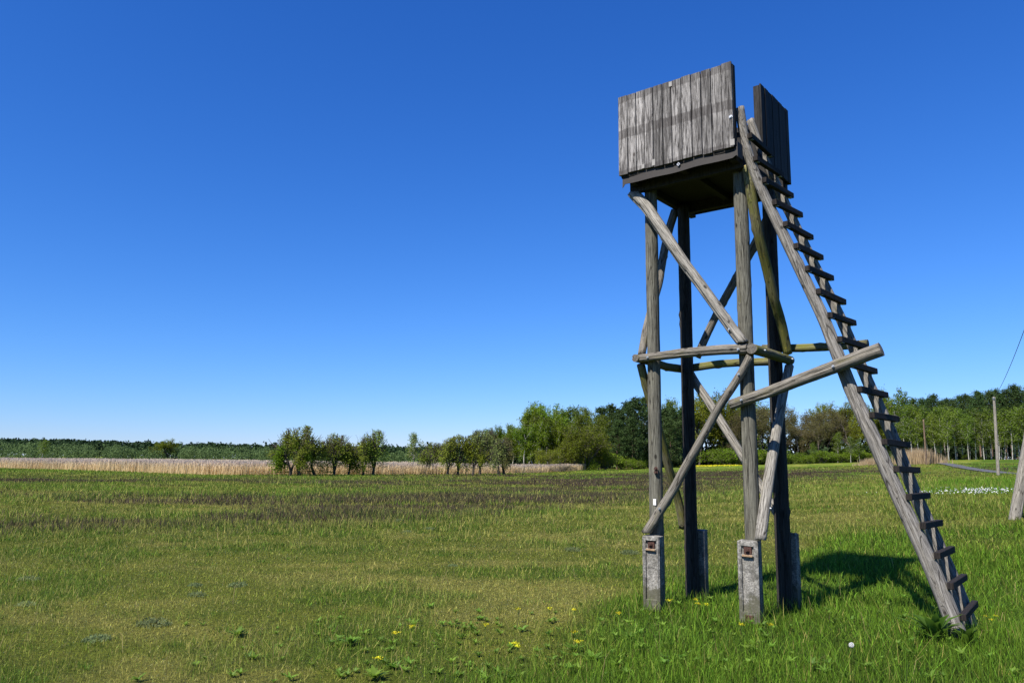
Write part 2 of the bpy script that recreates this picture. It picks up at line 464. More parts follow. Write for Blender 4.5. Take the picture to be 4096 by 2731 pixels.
# ------------------------------------------------------------------ meadow zones (what grows where)
LUSH = (0.098, 0.176, 0.015); GREEN = (0.102, 0.168, 0.017); OLIVE = (0.178, 0.205, 0.030); STRAW = (0.350, 0.315, 0.085)
SORREL = (0.066, 0.046, 0.034); FRESH = (0.100, 0.180, 0.017)
_band = np.array([(-26, 17), (-13, 19.5), (-7.2, 22), (-2.8, 29), (1.5, 36), (6, 48), (12, 62), (24, 92)])
def seg_dist(x, y, P):
    d = np.full(np.shape(x), 1e9)
    for a, b in zip(P[:-1], P[1:]):
        ab = b - a; t = np.clip(((x - a[0]) * ab[0] + (y - a[1]) * ab[1]) / (ab @ ab), 0, 1)
        d = np.minimum(d, np.hypot(x - a[0] - t * ab[0], (y - a[1] - t * ab[1])))
    return d
def zones(x, y):
    x = np.asarray(x, float); y = np.asarray(y, float)
    n1 = fbm(x / 3.2, y / 3.2, 11); n2 = fbm(x / 1.1, y / 1.1, 23); n3 = fbm(x / 9.0, y / 5.0, 31)
    # lush grass round the tower and the ladder and on to the pole
    edge = np.where(y < 9.5, 0.50 * (y - 5.7) - 1.2, np.where(y < 13, 0.7 + (y - 9.5) * 1.0, 4.2 + (y - 13) * 0.62))
    lush = sstep(-0.5, 1.0, (x - edge) + (n1 - 0.5) * 2.6 + (n2 - 0.5) * 1.0)
    lush *= np.where(y > 14, 0.25 + 0.75 * sstep(0.50, 0.62, n3), 1.0)
    # sorrel bands
    bw = np.interp(y, [15, 25, 50, 95], [2.0, 4.2, 8.0, 11])
    s1 = np.exp(-(seg_dist(x, y, _band) / bw) ** 2)
    s2 = np.exp(-((y - 55 - 0.10 * (x + 20) + (n3 - 0.5) * 14) / 9.0) ** 2) * sstep(14, -6, x)
    s3 = np.exp(-((y - 70) / 5.0) ** 2) * np.exp(-((x - 8) / 22) ** 2) * 0.9
    s4 = 0.75 * np.exp(-((y - 84) / 6.0) ** 2) * sstep(-20, 0, x) + 0.6 * np.exp(-((y - 34 - 0.3 * x) / 5.0) ** 2) * sstep(12, 0, x)
    q = 0.35 * n1 + 0.65 * fbm(x / 5, y / 2.4, 47, 5)
    sor = np.clip(s1 * sstep(0.36, 0.52, q) * (0.6 + 0.4 * sstep(-9, -2, x)) + np.clip(s2 + s3 + s4, 0, 1) * sstep(0.44, 0.58, q), 0, 1)
    # fresh green patches, the strip before the reeds
    fr = sstep(0.48, 0.60, fbm(x / 7, y / 3.5, 61)) * sstep(16, 26, y)
    fr = np.maximum(fr, np.exp(-((y - (80 - 0.16 * x)) / 7.0) ** 2) * sstep(-8, -30, x))
    gr = sstep(0.47, 0.58, n2 * 0.45 + fbm(x / 2.4, y / 1.5, 29) * 0.55)
    straw = sstep(0.46, 0.62, fbm(x / 2.3 + 40, y / 1.1, 83, 5)) * (1 - lush)
    return lush, sor, fr, gr, straw
def meadow_col(x, y, jitter=None):
    lush, sor, fr, gr, straw = zones(x, y)
    c = np.array(OLIVE)[None] * np.ones((len(x), 1))
    def mixin(c, w, k): return c * (1 - w[:, None]) + np.array(k)[None] * w[:, None]
    c = mixin(c, gr * 0.8, GREEN); c = mixin(c, straw * 0.55 * (1 - 0.6 * gr), STRAW)
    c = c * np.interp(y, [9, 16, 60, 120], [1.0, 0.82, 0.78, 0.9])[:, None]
    c = mixin(c, fr * 0.65, FRESH); c = mixin(c, lush, LUSH); c = mixin(c, sor * 0.7, SORREL)
    return c

# ------------------------------------------------------------------ ground sheet
def ground():
    rad = np.concatenate([[0.6], np.geomspace(1.2, 120, 150), np.geomspace(125, 7000, 60)])
    nA = 420
    # more spokes where the camera looks
    th = np.concatenate([np.linspace(-0.75, 0.75, 320, endpoint=False), np.linspace(0.75, 2 * np.pi - 0.75, 100, endpoint=False)])
    R, T = np.meshgrid(rad, th, indexing='ij')
    X, Y = R * np.sin(T), R * np.cos(T)
    Z = gz(X, Y)
    V = np.stack([X, Y, Z], -1).reshape(-1, 3)
    i, j = np.meshgrid(np.arange(len(rad) - 1), np.arange(nA), indexing='ij')
    j2 = (j + 1) % nA
    F = np.stack([i * nA + j, i * nA + j2, (i + 1) * nA + j2, (i + 1) * nA + j], -1).reshape(-1, 4)[:, ::-1]
    c0 = len(V)
    V = np.concatenate([V, [[0, 0, 0]]])
    m, nt, p = new_mat('meadow_ground')
    a = N(nt, 'ShaderNodeVertexColor'); a.layer_name = 'col'
    geo = N(nt, 'ShaderNodeNewGeometry')
    n1 = noise(nt, geo.outputs['Position'], 22.0, 8, 0.75)
    n2 = noise(nt, geo.outputs['Position'], 0.9, 5, 0.65)
    c = mixc(nt, 1.0, a.outputs['Color'], ramp(nt, n1, [(0.34, (0.25, 0.27, 0.24)), (0.5, (0.85, 0.86, 0.8)), (0.68, (1.5, 1.42, 1.15))]), 'MULTIPLY')
    c = mixc(nt, 1.0, c, ramp(nt, n2, [(0.3, (0.75, 0.8, 0.75)), (0.7, (1.15, 1.12, 1.0))]), 'MULTIPLY')
    nt.links.new(c, p.inputs['Base Color']); p.inputs['Roughness'].default_value = 0.95
    p.inputs['Specular IOR Level'].default_value = 0.1
    b = N(nt, 'ShaderNodeBump', Strength=1.0, Distance=0.08)
    nt.links.new(n1, b.inputs['Height']); nt.links.new(b.outputs[0], p.inputs['Normal'])
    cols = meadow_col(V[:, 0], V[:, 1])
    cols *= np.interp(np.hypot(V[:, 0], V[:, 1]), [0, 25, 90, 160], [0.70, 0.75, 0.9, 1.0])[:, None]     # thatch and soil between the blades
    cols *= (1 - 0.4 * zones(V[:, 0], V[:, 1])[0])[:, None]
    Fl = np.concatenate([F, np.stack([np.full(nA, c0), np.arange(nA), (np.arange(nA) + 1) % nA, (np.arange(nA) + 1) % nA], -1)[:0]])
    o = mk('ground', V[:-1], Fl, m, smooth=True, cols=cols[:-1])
    tag(o, kind='structure')
    return o
ground()

# ------------------------------------------------------------------ the tower
UX = lambda u, v, z: (-u, v, z)                     # tower axes: u away from the ladder, v along the sunlight
tower = empty('hunting_tower', (2.5967, 8.4772, 0), -PSI)
tag(tower, 'weathered wooden hunting tower with plank cabin, log braces and a long ladder', 'tower')
L1, L2 = 1.145, 0.89

def catmull(P, n):
    P = np.asarray(P, float)
    s = np.concatenate([[0], np.cumsum(np.linalg.norm(np.diff(P, axis=0), axis=1))])
    t = np.linspace(0, s[-1], n)
    # smoothed interpolation
    Q = np.stack([np.interp(t, s, P[:, i]) for i in range(3)], 1)
    for _ in range(max(1, n // 14)):
        Q[1:-1] = 0.25 * Q[:-2] + 0.5 * Q[1:-1] + 0.25 * Q[2:]
    return Q, t / s[-1]

def log(name, pts, r0, r1, mat, parent=None, seed=0, crack=True, lump=0.05, flat=1.0, cut=None, nseg=30, step=0.05, knots=None):
    parent = parent or tower
    lr = np.random.default_rng(seed)
    P = np.asarray(pts, float)
    Lh = np.linalg.norm(P[-1] - P[0])
    n = max(8, int(Lh / step))
    Q, t = catmull(P, n)
    ax = (Q[-1] - Q[0]); ax /= np.linalg.norm(ax)
    ref = np.array([0, 1.0, 0]) if abs(ax[1]) < 0.8 else np.array([1.0, 0, 0])
    ex = np.cross(ref, ax); ex /= np.linalg.norm(ex); ey = np.cross(ax, ex)
    Rm = np.stack([ex, ey, ax], 1)
    Ql = (Q - Q[0]) @ Rm
    th = np.linspace(0, 2 * np.pi, nseg, endpoint=False)
    cr0 = -math.pi / 2 + lr.uniform(-0.75, 0.75)
    V = []
    ph = lr.uniform(0, 6.28, 8); am = lr.uniform(0.3, 1, 8)
    kn = [(lr.uniform(0.05, 0.95), lr.uniform(0, 6.28), lr.uniform(0.006, 0.016)) for _ in range(knots if knots is not None else int(Lh * 3))]
    for k in range(n):
        r = r0 + (r1 - r0) * t[k]
        z = t[k] * Lh
        cr = cr0 + 0.25 * math.sin(z * 1.7 + ph[0]) + 0.1 * math.sin(z * 5 + ph[1])
        for a in th:
            rr = 1 + lump * (am[0] * math.sin(2 * a + ph[2] + z * 1.3) + am[1] * math.sin(3 * a + ph[3] - z * 2.1) + am[2] * 0.8 * math.sin(z * 3.3 + ph[4])) * 0.6
            rr += lr.normal(0, 0.008)
            dr = r * rr
            for kt, ka, kh in kn:
                da = (a - ka + math.pi) % (2 * math.pi) - math.pi
                w = (da * r / 0.02) ** 2 + ((t[k] - kt) * Lh / 0.025) ** 2
                if w < 6: dr += kh * math.exp(-w)
            if crack:
                da = (a - cr + math.pi) % (2 * math.pi) - math.pi
                if abs(da) < math.pi / nseg: dr *= 0.70
            V.append((Ql[k, 0] + dr * math.cos(a), Ql[k, 1] + dr * math.sin(a) * flat, Ql[k, 2]))
    V = np.array(V)
    F = []; mi = []
    for k in range(n - 1):
        for i in range(nseg):
            j = (i + 1) % nseg
            F.append((k * nseg + i, k * nseg + j, (k + 1) * nseg + j, (k + 1) * nseg + i)); mi.append(0)
    # caps: fan with a recessed middle
    c0 = len(V); V = np.concatenate([V, [Ql[0] - np.array([0, 0, 0.004])], [Ql[-1] + np.array([0, 0, 0.004])]])
    for i in range(nseg):
        j = (i + 1) % nseg
        F.append((c0, j, i)); mi.append(1)
        F.append((c0 + 1, (n - 1) * nseg + i, (n - 1) * nseg + j)); mi.append(1)
    if cut is not None:                              # ends sawn to a plane: list of (point, normal) in tower axes
        for p0, nn in cut:
            pl = (np.asarray(p0, float) - Q[0]) @ Rm; nl = np.asarray(nn, float) @ Rm
            s = (V - pl) @ nl
            over = s > 0
            den = nl[2] if abs(nl[2]) > 0.15 else 0.15
            V[over, 2] -= (s[over]) / den
    o = mk(name, V, F, [mat, M['end']], parent, smooth=True, mat_idx=mi)
    o.matrix_local = Matrix.Translation(Q[0]) @ Matrix(Rm.tolist()).to_4x4()
    me = o.data
    me.polygons.foreach_set('use_smooth', np.array([m_ == 0 for m_ in mi]))
    return o

# posts
log('post', [UX(L1, 0, -0.25), UX(L1, 0, 5.02)], 0.083, 0.074, M['post'], seed=11, lump=0.03, step=0.06)
log('post', [UX(0, 0, -0.25), UX(0, 0, 5.02)], 0.085, 0.077, M['post'], seed=12, lump=0.03, step=0.06)
log('post', [UX(L1, L2, -0.25), UX(L1, L2, 5.02)], 0.083, 0.076, M['post_shaded'], seed=13, lump=0.03, step=0.06)
log('post', [UX(0, L2, -0.25), UX(0, L2, 5.02)], 0.088, 0.078, M['post_shaded'], seed=14, lump=0.03, step=0.06)

def bolt(parent, loc, axis, r=0.010, h=0.012):
    """hexagonal bolt head on a washer, facing along axis (tower axes)"""
    parts = []
    for rr, z0, z1, n in ((r * 1.5, 0, 0.004, 16), (r, 0.004, 0.004 + h, 6)):
        V = [(rr * math.cos(2 * math.pi * i / n), rr * math.sin(2 * math.pi * i / n), z) for z in (z0, z1) for i in range(n)]
        F = [tuple(range(n))[::-1], tuple(range(n, 2 * n))] + [(i, (i + 1) % n, n + (i + 1) % n, n + i) for i in range(n)]
        parts.append((V, F))
    V, F = join(parts)
    o = mk('bolt', V, F, M['zinc'], parent)
    o.rotation_mode = 'QUATERNION'
    o.rotation_quaternion = Vector(axis).to_track_quat('Z', 'Y')
    o.location = loc
    return o

# level ring of logs at 2.88 m
CAPZ = None
log('cross_log', [UX(1.272, -.14, 2.872), UX(1.156, -.14, 2.872), UX(0.675, -.14, 2.893), UX(0.224, -.14, 2.893), UX(-0.075, -.14, 2.880)], 0.047, 0.058, M['log'], seed=21)
log('cross_log', [UX(-0.14, -0.205, 2.869), UX(-0.14, 0.4, 2.872), UX(-0.14, 1.0, 2.866)], 0.058, 0.054, M['log_mossy'], seed=22)
log('cross_log', [UX(1.285, -0.20, 2.873), UX(1.285, 0.25, 2.868), UX(1.285, 0.6, 2.846), UX(1.285, 1.06, 2.862)], 0.046, 0.052, M['log_mossy'], seed=23)
log('cross_log', [UX(1.26, 1.03, 2.855), UX(1.112, 1.03, 2.869), UX(0.785, 1.03, 2.893), UX(0.5, 1.03, 2.893), UX(-0.02, 1.03, 2.872)], 0.052, 0.05, M['log_mossy'], seed=24)
# logs that hold the ladder
log('ladder_log', [UX(0.2, 1.03, 3.045), UX(-0.25, 1.03, 3.012), UX(-0.547, 1.02, 2.998), UX(-1.02, 1.0, 2.993)], 0.046, 0.051, M['log_mossy'], seed=25)
log('ladder_log', [UX(0.135, -.15, 2.275), UX(-0.015, -.15, 2.32), UX(-0.343, -.15, 2.412), UX(-0.622, -.15, 2.508), UX(-0.946, -.15, 2.611), UX(-1.195, -.15, 2.695), UX(-1.42, -.15, 2.765)], 0.058, 0.068, M['log'], seed=26)
# diagonal braces, two on each side
log('brace', [UX(1.315, -.15, 4.945), UX(1.26, -.155, 4.873), UX(1.131, -.155, 4.735), UX(0.928, -.15, 4.407), UX(0.773, -.15, 4.15), UX(0.634, -.15, 3.925), UX(0.457, -.15, 3.675), UX(0.059, -.15, 3.06), UX(-0.035, -.15, 2.925)],
    0.070, 0.060, M['log_pale'], seed=31, cut=[((0, 0, 2.945), (0, 0, -1)), ((0, 0, 4.933), (0, 0, 1))])
log('brace', [UX(1.215, -.14, 0.835), UX(1.147, -.14, 0.926), UX(1.001, -.14, 1.134), UX(0.843, -.14, 1.352), UX(0.727, -.14, 1.552), UX(0.586, -.14, 1.764), UX(0.363, -.14, 2.12), UX(0.27, -.14, 2.275), UX(0.154, -.14, 2.417), UX(-0.006, -.14, 2.637), UX(-0.10, -.14, 2.80)],
    0.052, 0.044, M['log'], seed=32, cut=[((0, 0, 0.845), (0, 0, -1)), ((0, 0, 2.815), (0, 0, 1))])
log('brace', [UX(-0.13, -0.10, 4.98), UX(-0.14, -0.054, 4.70), UX(-0.14, 0.082, 4.316), UX(-0.14, 0.20, 4.11), UX(-0.14, 0.366, 3.854), UX(-0.14, 0.534, 3.545), UX(-0.14, 0.755, 3.28), UX(-0.14, 0.893, 3.01), UX(-0.14, 0.92, 2.94)],
    0.056, 0.056, M['log_mossy'], seed=33, lump=0.09)
log('brace', [UX(-0.14, -0.155, 0.845), UX(-0.14, 0.005, 1.193), UX(-0.14, 0.238, 1.655), UX(-0.14, 0.467, 2.048), UX(-0.14, 0.717, 2.462), UX(-0.14, 0.965, 2.80)],
    0.062, 0.05, M['log_pale'], seed=34, cut=[((0, 0, 0.862), (0, 0, -1))])
log('brace', [UX(1.285, -0.045, 2.925), UX(1.285, 0.082, 3.26), UX(1.285, 0.27, 3.62), UX(1.285, 0.448, 3.93), UX(1.285, 0.504, 4.12), UX(1.285, 0.623, 4.422), UX(1.285, 0.761, 4.712), UX(1.285, 0.93, 4.99)],
    0.046, 0.055, M['log'], seed=35)
log('brace', [UX(1.285, 0.965, 0.84), UX(1.285, 0.846, 1.178), UX(1.285, 0.621, 1.54), UX(1.285, 0.496, 1.79), UX(1.285, 0.3, 2.13), UX(1.285, 0.082, 2.50), UX(1.285, -0.07, 2.81)],
    0.054, 0.05, M['log_mossy'], seed=36)
log('brace', [UX(1.07, 1.03, 3.0), UX(0.934, 1.03, 3.27), UX(0.732, 1.03, 3.63), UX(0.57, 1.03, 3.876), UX(0.253, 1.03, 4.36), UX(0.10, 1.03, 4.63), UX(-0.06, 1.03, 4.96)],
    0.05, 0.052, M['log'], seed=37)
log('brace', [UX(1.17, 1.03, 2.79), UX(1.1, 1.03, 2.66), UX(0.971, 1.03, 2.485), UX(0.746, 1.03, 2.13), UX(0.51, 1.03, 1.745), UX(0.283, 1.03, 1.362), UX(0.0, 1.03, 0.90)],
    0.056, 0.05, M['log_pale'], seed=38)

for u, v, z in ((1.123, -.192, 2.868), (0.01, -.20, 2.872), (-0.01, -.213, 2.320), (-0.977, -.217, 2.618), (1.0, -.196, 1.13), (0.10, -.213, 3.10), (0.02, -.188, 2.60)):
    bolt(tower, UX(u, v, z), (0, -1, 0))
for z in (1.575, 1.535):
    b = bolt(tower, UX(1.096, -.086, z), (0, -1, 0), 0.016, 0.02); b.data.materials[0] = M['rust']
for x, y, z in ((0.197, 0.0, 1.18), (0.197, 0.9, 2.87), (0.197, 0.02, 2.87)):
    bolt(tower, (x, y, z), (1, 0, 0))
V, F = box_arrays(-0.017, 0.017, -0.002, 0.002, -0.034, 0.034)
t_ = mk('number_tag', V, F, M['white'], tower); t_.location = UX(1.119, -.0865, 1.195); t_['label'] = 'small white tag nailed on the post'

# concrete footings bolted to the post feet
def footing(u, v, sgn, top, seed, lowplate):
    fr_ = np.random.default_rng(seed)
    w, d, hgt, base = 0.212, 0.115, top, -0.12
    parts = []
    def pb(x0, x1, y0, y1, z0, z1): parts.append(box_arrays(x0, x1, y0, y1, z0, z1, 0.008))
    h2 = w / 2
    pb(-h2, h2, 0.030, d, base, hgt)                            # backing slab
    pb(-h2, -h2 + 0.036, 0, 0.034, base, hgt - 0.004)           # flanges
    pb(h2 - 0.036, h2, 0, 0.034, base, hgt - 0.003)
    pb(-h2 + 0.034, h2 - 0.034, 0.003, 0.034, hgt - 0.055, hgt - 0.005)   # head
    pb(-h2 + 0.034, h2 - 0.034, 0.002, 0.034, base, 0.13)       # foot
    pb(-h2 + 0.034, h2 - 0.034, 0.006, 0.034, hgt - 0.165, hgt - 0.140)
    V, F = join(parts)
    V += fr_.normal(0, 0.0038, V.shape)
    f = mk('footing', V, F, M['concrete'], tower)
    f.location = UX(u, v, 0)
    if sgn < 0: f.rotation_euler = (0, 0, math.pi)
    V, F = box_arrays(-0.042, 0.042, 0.012, 0.032, hgt - 0.136, hgt - 0.058, 0.002)
    mk('iron_plate', V, F, M['rust'], f)
    n = 6; V = [(0.021 * math.cos(a), y, hgt - 0.098 + 0.021 * math.sin(a)) for y in (-0.012, 0.014) for a in np.arange(n) * math.pi / 3]
    V += [(0.012 * math.cos(a), y, hgt - 0.098 + 0.012 * math.sin(a)) for y in (-0.028, -0.010) for a in np.arange(n) * math.pi / 3]
    F = [tuple(range(6)), tuple(range(6, 12))[::-1], tuple(range(12, 18))] + [(i + o_, i + 6 + o_, (i + 1) % 6 + 6 + o_, (i + 1) % 6 + o_) for o_ in (0, 12) for i in range(6)]
    mk('bolt', V, F, M['rust'], f)
    V, F = box_arrays(-0.056, 0.056, -0.006, 0.018, hgt - 0.164, hgt - 0.142, 0.003)
    mk('iron_ledge', V, F, M['rust_ledge'], f)
    if lowplate:
        V, F = box_arrays(-0.045, 0.045, -0.006, 0.006, 0.02, 0.10, 0.002)
        mk('iron_plate', V, F, M['rust'], f)
footing(1.121, -.202, 1, 0.822, 41, False)
footing(-0.012, -.202, 1, 0.847, 42, True)
footing(1.121, L2 + .202, -1, 0.822, 43, False)
footing(-0.012, L2 + .202, -1, 0.852, 44, False)

# cabin
WZ0, WZ1 = 5.108, 6.118
CU0, CU1, CV0, CV1 = -0.098, 1.378, -0.38, 1.42
def cb(name, u0, u1, v0, v1, z0, z1, mat, parent=None, bev=0.004):
    V, F = box_arrays(-u1, -u0, v0, v1, z0, z1, bev)
    return mk(name, V, F, mat, parent or tower)
cb('floor', CU0 + .02, CU1 - .02, CV0 + .03, CV1 - .02, 5.075, 5.105, M['beam'])
cb('floor_beam', -0.10, 1.345, -.165, -.088, 4.935, 5.073, M['beam'])
cb('floor_beam', -0.10, 1.345, 0.975, 1.055, 4.945, 5.073, M['beam'])
cb('floor_beam', 1.19, 1.27, CV0 + .08, CV1 - .05, 4.99, 5.072, M['beam'])
cb('floor_beam', 0.53, 0.61, CV0 + .08, CV1 - .05, 5.0, 5.0715, M['beam'])
cb('floor_beam', -0.075, 0.0, CV0 + .08, CV1 - .05, 4.985, 5.0725, M['beam'])
cb('edge_board', CU0, CU1 - .03, CV1 - .075, CV1 - .035, 5.035, 5.0735, M['beam'])

# tarred felt skirt below the front planks: sagging sheet with a torn corner
n = 40
us = np.linspace(-0.135, 1.345, n)
V = []; F = []
for k, u in enumerate(us):
    s = (u + 0.135) / 1.48
    sag = 0.004 * math.sin(s * 7) + 0.002 * math.sin(s * 19 + 1)
    low = 4.992 + sag + (0.020 if s < 0.05 else 0.0)
    if s > 0.975: low = 4.95 + 0.09 * (1 - s) / 0.025
    vv = CV0 + 0.030 + 0.006 * math.sin(s * 15)
    V += [UX(u, vv, low), UX(u, vv + 0.004, 5.12), UX(u, vv + 0.010, 5.12), UX(u, vv + 0.006, low)]
for k in range(n - 1):
    a = 4 * k; b = 4 * (k + 1)
    for i in range(4):
        F.append((a + i, a + (i + 1) % 4, b + (i + 1) % 4, b + i))
F += [(0, 3, 2, 1), (4 * n - 4, 4 * n - 3, 4 * n - 2, 4 * n - 1)]
mk('felt_skirt', V, [f[::-1] for f in F], M['felt'], tower)
V, F = box_arrays(0.1305, 0.1365, CV0 - .005, CV0 + .14, 4.985, 5.16)
mk('felt_flap', V, F, M['felt'], tower)

def plank_wall(name, n, w, h, z0, mat, fmat, loc, rz, seed, uneven=0.008):
    """upright planks on two rails and two end studs; local x along the wall, y outward is negative"""
    wr = np.random.default_rng(seed)
    parts = [box_arrays(0.0, 0.07, 0.027, 0.097, 0.0, h - 0.012, 0.003), box_arrays(w - 0.07, w, 0.027, 0.097, 0.0, h - 0.014, 0.003)]
    parts.append(box_arrays(0.004, w - 0.004, 0.0255, 0.0268, 0.01, h - 0.02))      # lining behind the joints
    for z in (0.03, h * 0.52, h - 0.09):
        parts.append(box_arrays(0.072, w - 0.072, 0.030, 0.075, z, z + 0.07, 0.003))
    V, F = join(parts)
    f = mk(name, V, F, fmat, tower)
    f.location = loc; f.rotation_euler = (0, 0, rz)
    ws = wr.uniform(0.92, 1.08, n); ws *= w / ws.sum()
    x = 0.0
    for k in range(n):
        a, b = x + 0.0045, x + ws[k] - 0.0045
        dz0, dz1 = wr.uniform(-uneven, uneven), wr.uniform(-uneven, uneven) * 0.6
        dy = wr.uniform(-0.005, 0.004)
        V, F = box_arrays(a - (a + b) / 2, b - (a + b) / 2, dy, 0.025 + min(dy, 0), dz0, h + dz1, 0.003)
        p = mk('plank', V, F, mat, f)
        p.location = ((a + b) / 2, 0, 0)
        x += ws[k]
    return f
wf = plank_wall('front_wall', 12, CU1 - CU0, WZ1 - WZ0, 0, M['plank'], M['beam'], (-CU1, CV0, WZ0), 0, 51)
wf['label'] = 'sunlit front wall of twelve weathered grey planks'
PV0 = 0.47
plank_wall('side_wall', 8, CV1 - PV0, 1.0, 0, M['plank_shaded'], M['plank_shaded'], (-CU0 + 0.015, PV0, 5.195), math.pi / 2, 52)['label'] = 'dark shaded side wall beside the ladder opening'
plank_wall('back_wall', 12, CU1 - CU0 - 0.06, 1.02, 0, M['plank_shaded'], M['plank_shaded'], (-CU0 - 0.03, CV1, 5.12), math.pi, 53)
plank_wall('side_wall', 14, CV1 - CV0 - 0.06, 1.0, 0, M['plank_shaded'], M['plank_shaded'], (-CU1, CV1 - 0.03, 5.125), -math.pi / 2, 54)
for u, z, w, h_ in ((0.656, 6.075, 0.04, 0.06), (0.897, 5.16, 0.042, 0.075), (1.035, 5.145, 0.035, 0.05), (-0.080, 5.16, 0.05, 0.07)):
    V, F = box_arrays(-w / 2, w / 2, -0.0075, -0.001, -h_ / 2, h_ / 2)
    p = mk('pale_patch', V, F, M['fresh'], tower); p.location = UX(u, CV0, z)
bolt(tower, UX(-0.072, CV0 - .004, 5.46), (0, -1, 0), 0.014)
V, F = box_arrays(-.016, .016, -.003, .003, -.016, .016)
p = mk('square_washer', V, F, M['zinc'], tower); p.location = UX(0.587, CV0 + .018, 5.072); p.rotation_euler = (0, math.pi / 4, 0)
V, F = box_arrays(-.007, .007, -.005, .005, -.007, .007)
p2 = mk('nut', V, F, M['rust'], p)

# ladder
RL = np.array([(-0.105, -0.20, 5.62), (-0.118, -0.19, 5.46), (-0.140, -0.16, 5.22), (-0.175, -0.12, 4.99), (-0.285, -0.07, 4.62), (-0.395, -0.03, 4.32), (-0.847, 0, 3.151), (-1.087, 0, 2.37), (-1.259, 0, 1.921), (-1.443, 0, 1.384), (-1.668, 0, 0.796), (-1.781, 0, 0.464), (-1.865, 0, 0.183), (-1.96, 0, -0.15)])
RR = np.array([(-0.004, .38, 5.72), (-0.098, .423, 5.329), (-0.32, .465, 4.70), (-0.536, .5, 4.091), (-0.87, .545, 3.231), (-1.137, .586, 2.412), (-1.302, .61, 1.939), (-1.467, .638, 1.369), (-1.684, .668, .739), (-1.80, .686, .384), (-1.868, .70, .12), (-1.95, .71, -.15)])
log('ladder_rail', [UX(*p) for p in RL[::-1]], 0.077, 0.052, M['rail'], seed=61, knots=26, lump=0.04)
log('ladder_rail', [UX(*p) for p in RR[::-1]], 0.070, 0.046, M['rail'], seed=62, knots=22, lump=0.04)
def rail_pt(R, z):
    o = np.argsort(R[:, 2]); return np.array([np.interp(z, R[o, 2], R[o, 0]), np.interp(z, R[o, 2], R[o, 1]), z])
lr = np.random.default_rng(5)
for i in range(20):
    z = 5.235 - i * 0.2615
    a = rail_pt(RL, z); b = rail_pt(RR, z + lr.uniform(-.012, .012))
    rad = 0.077 - 0.025 * (z / 5.5)
    off = rad + 0.028
    nrm = np.array([-0.90, 0, 0.36])                 # outward from the ladder face, tower (u,v,z)
    d = (b - a); Ld = np.linalg.norm(d); d /= Ld
    p0 = a + nrm * off - d * 0.055; p1 = b + nrm * (off - 0.005) + d * 0.085
    P0, P1 = np.array(UX(*p0)), np.array(UX(*p1))
    ex = (P1 - P0); Lr = np.linalg.norm(ex); ex /= Lr
    ez = np.array([0, 0, 1.0]) - ex * ex[2]; ez = ez / np.linalg.norm(ez)
    tilt = lr.uniform(-0.04, 0.04)
    ey = np.cross(ez, ex)
    V, F = box_arrays(0, Lr, -0.027, 0.027, -0.030, 0.030, 0.004)
    V += lr.normal(0, 0.0012, V.shape)
    r_ = mk('rung', V, F, M['rung'], tower)
    r_.matrix_local = Matrix.Translation(P0) @ Matrix(np.stack([ex, ey, ez], 1).tolist()).to_4x4()
    for xx in (0.055, Lr - 0.06):
        V, F = join([box_arrays(xx - 0.02, xx + 0.02, -0.02, 0.024, -0.035, -0.0315), box_arrays(xx - 0.02, xx + 0.02, 0.024, 0.027, -0.085, -0.0317)])
        mk('bracket', V, F, M['zinc'], r_)

# ------------------------------------------------------------------ generic foliage
def rand_unit(n, r):
    v = r.normal(size=(n, 3)); return v / np.linalg.norm(v, axis=1, keepdims=True)

def leaf_arrays(P, size, r, up=0.0, aspect=0.55):
    """rhombic leaves at P (n,3) with random attitude"""
    n = len(P)
    a = rand_unit(n, r); a[:, 2] += up; a /= np.linalg.norm(a, axis=1, keepdims=True)
    b = np.cross(a, rand_unit(n, r)); b /= np.maximum(np.linalg.norm(b, axis=1, keepdims=True), 1e-6)
    s = (size * r.uniform(0.6, 1.35, n))[:, None]
    V = np.stack([P - a * s * 0.5, P + b * s * aspect * 0.5, P + a * s * 0.5, P - b * s * aspect * 0.5], 1).reshape(-1, 3)
    F = np.arange(4 * n).reshape(n, 4)
    return V, F

class Wood:
    """tapered limbs collected into one mesh"""
    def __init__(s): s.V = []; s.F = []; s.n = 0
    def tube(s, P, R, k=5):
        P = np.asarray(P); m = len(P)
        d = np.gradient(P, axis=0); d /= np.maximum(np.linalg.norm(d, axis=1, keepdims=True), 1e-9)
        ref = np.where(np.abs(d[:, 2:3]) > 0.9, np.array([[1.0, 0, 0]]), np.array([[0, 0, 1.0]]))
        e1 = np.cross(d, ref); e1 /= np.maximum(np.linalg.norm(e1, axis=1, keepdims=True), 1e-9); e2 = np.cross(d, e1)
        th = np.arange(k) * 2 * np.pi / k
        V = P[:, None] + np.asarray(R)[:, None, None] * (np.cos(th)[None, :, None] * e1[:, None] + np.sin(th)[None, :, None] * e2[:, None])
        i, j = np.meshgrid(np.arange(m - 1), np.arange(k), indexing='ij'); j2 = (j + 1) % k
        s.F.append(np.stack([i * k + j, i * k + j2, (i + 1) * k + j2, (i + 1) * k + j], -1).reshape(-1, 4) + s.n)
        s.V.append(V.reshape(-1, 3)); s.n += m * k
    def arrays(s): return np.concatenate(s.V), np.concatenate(s.F)

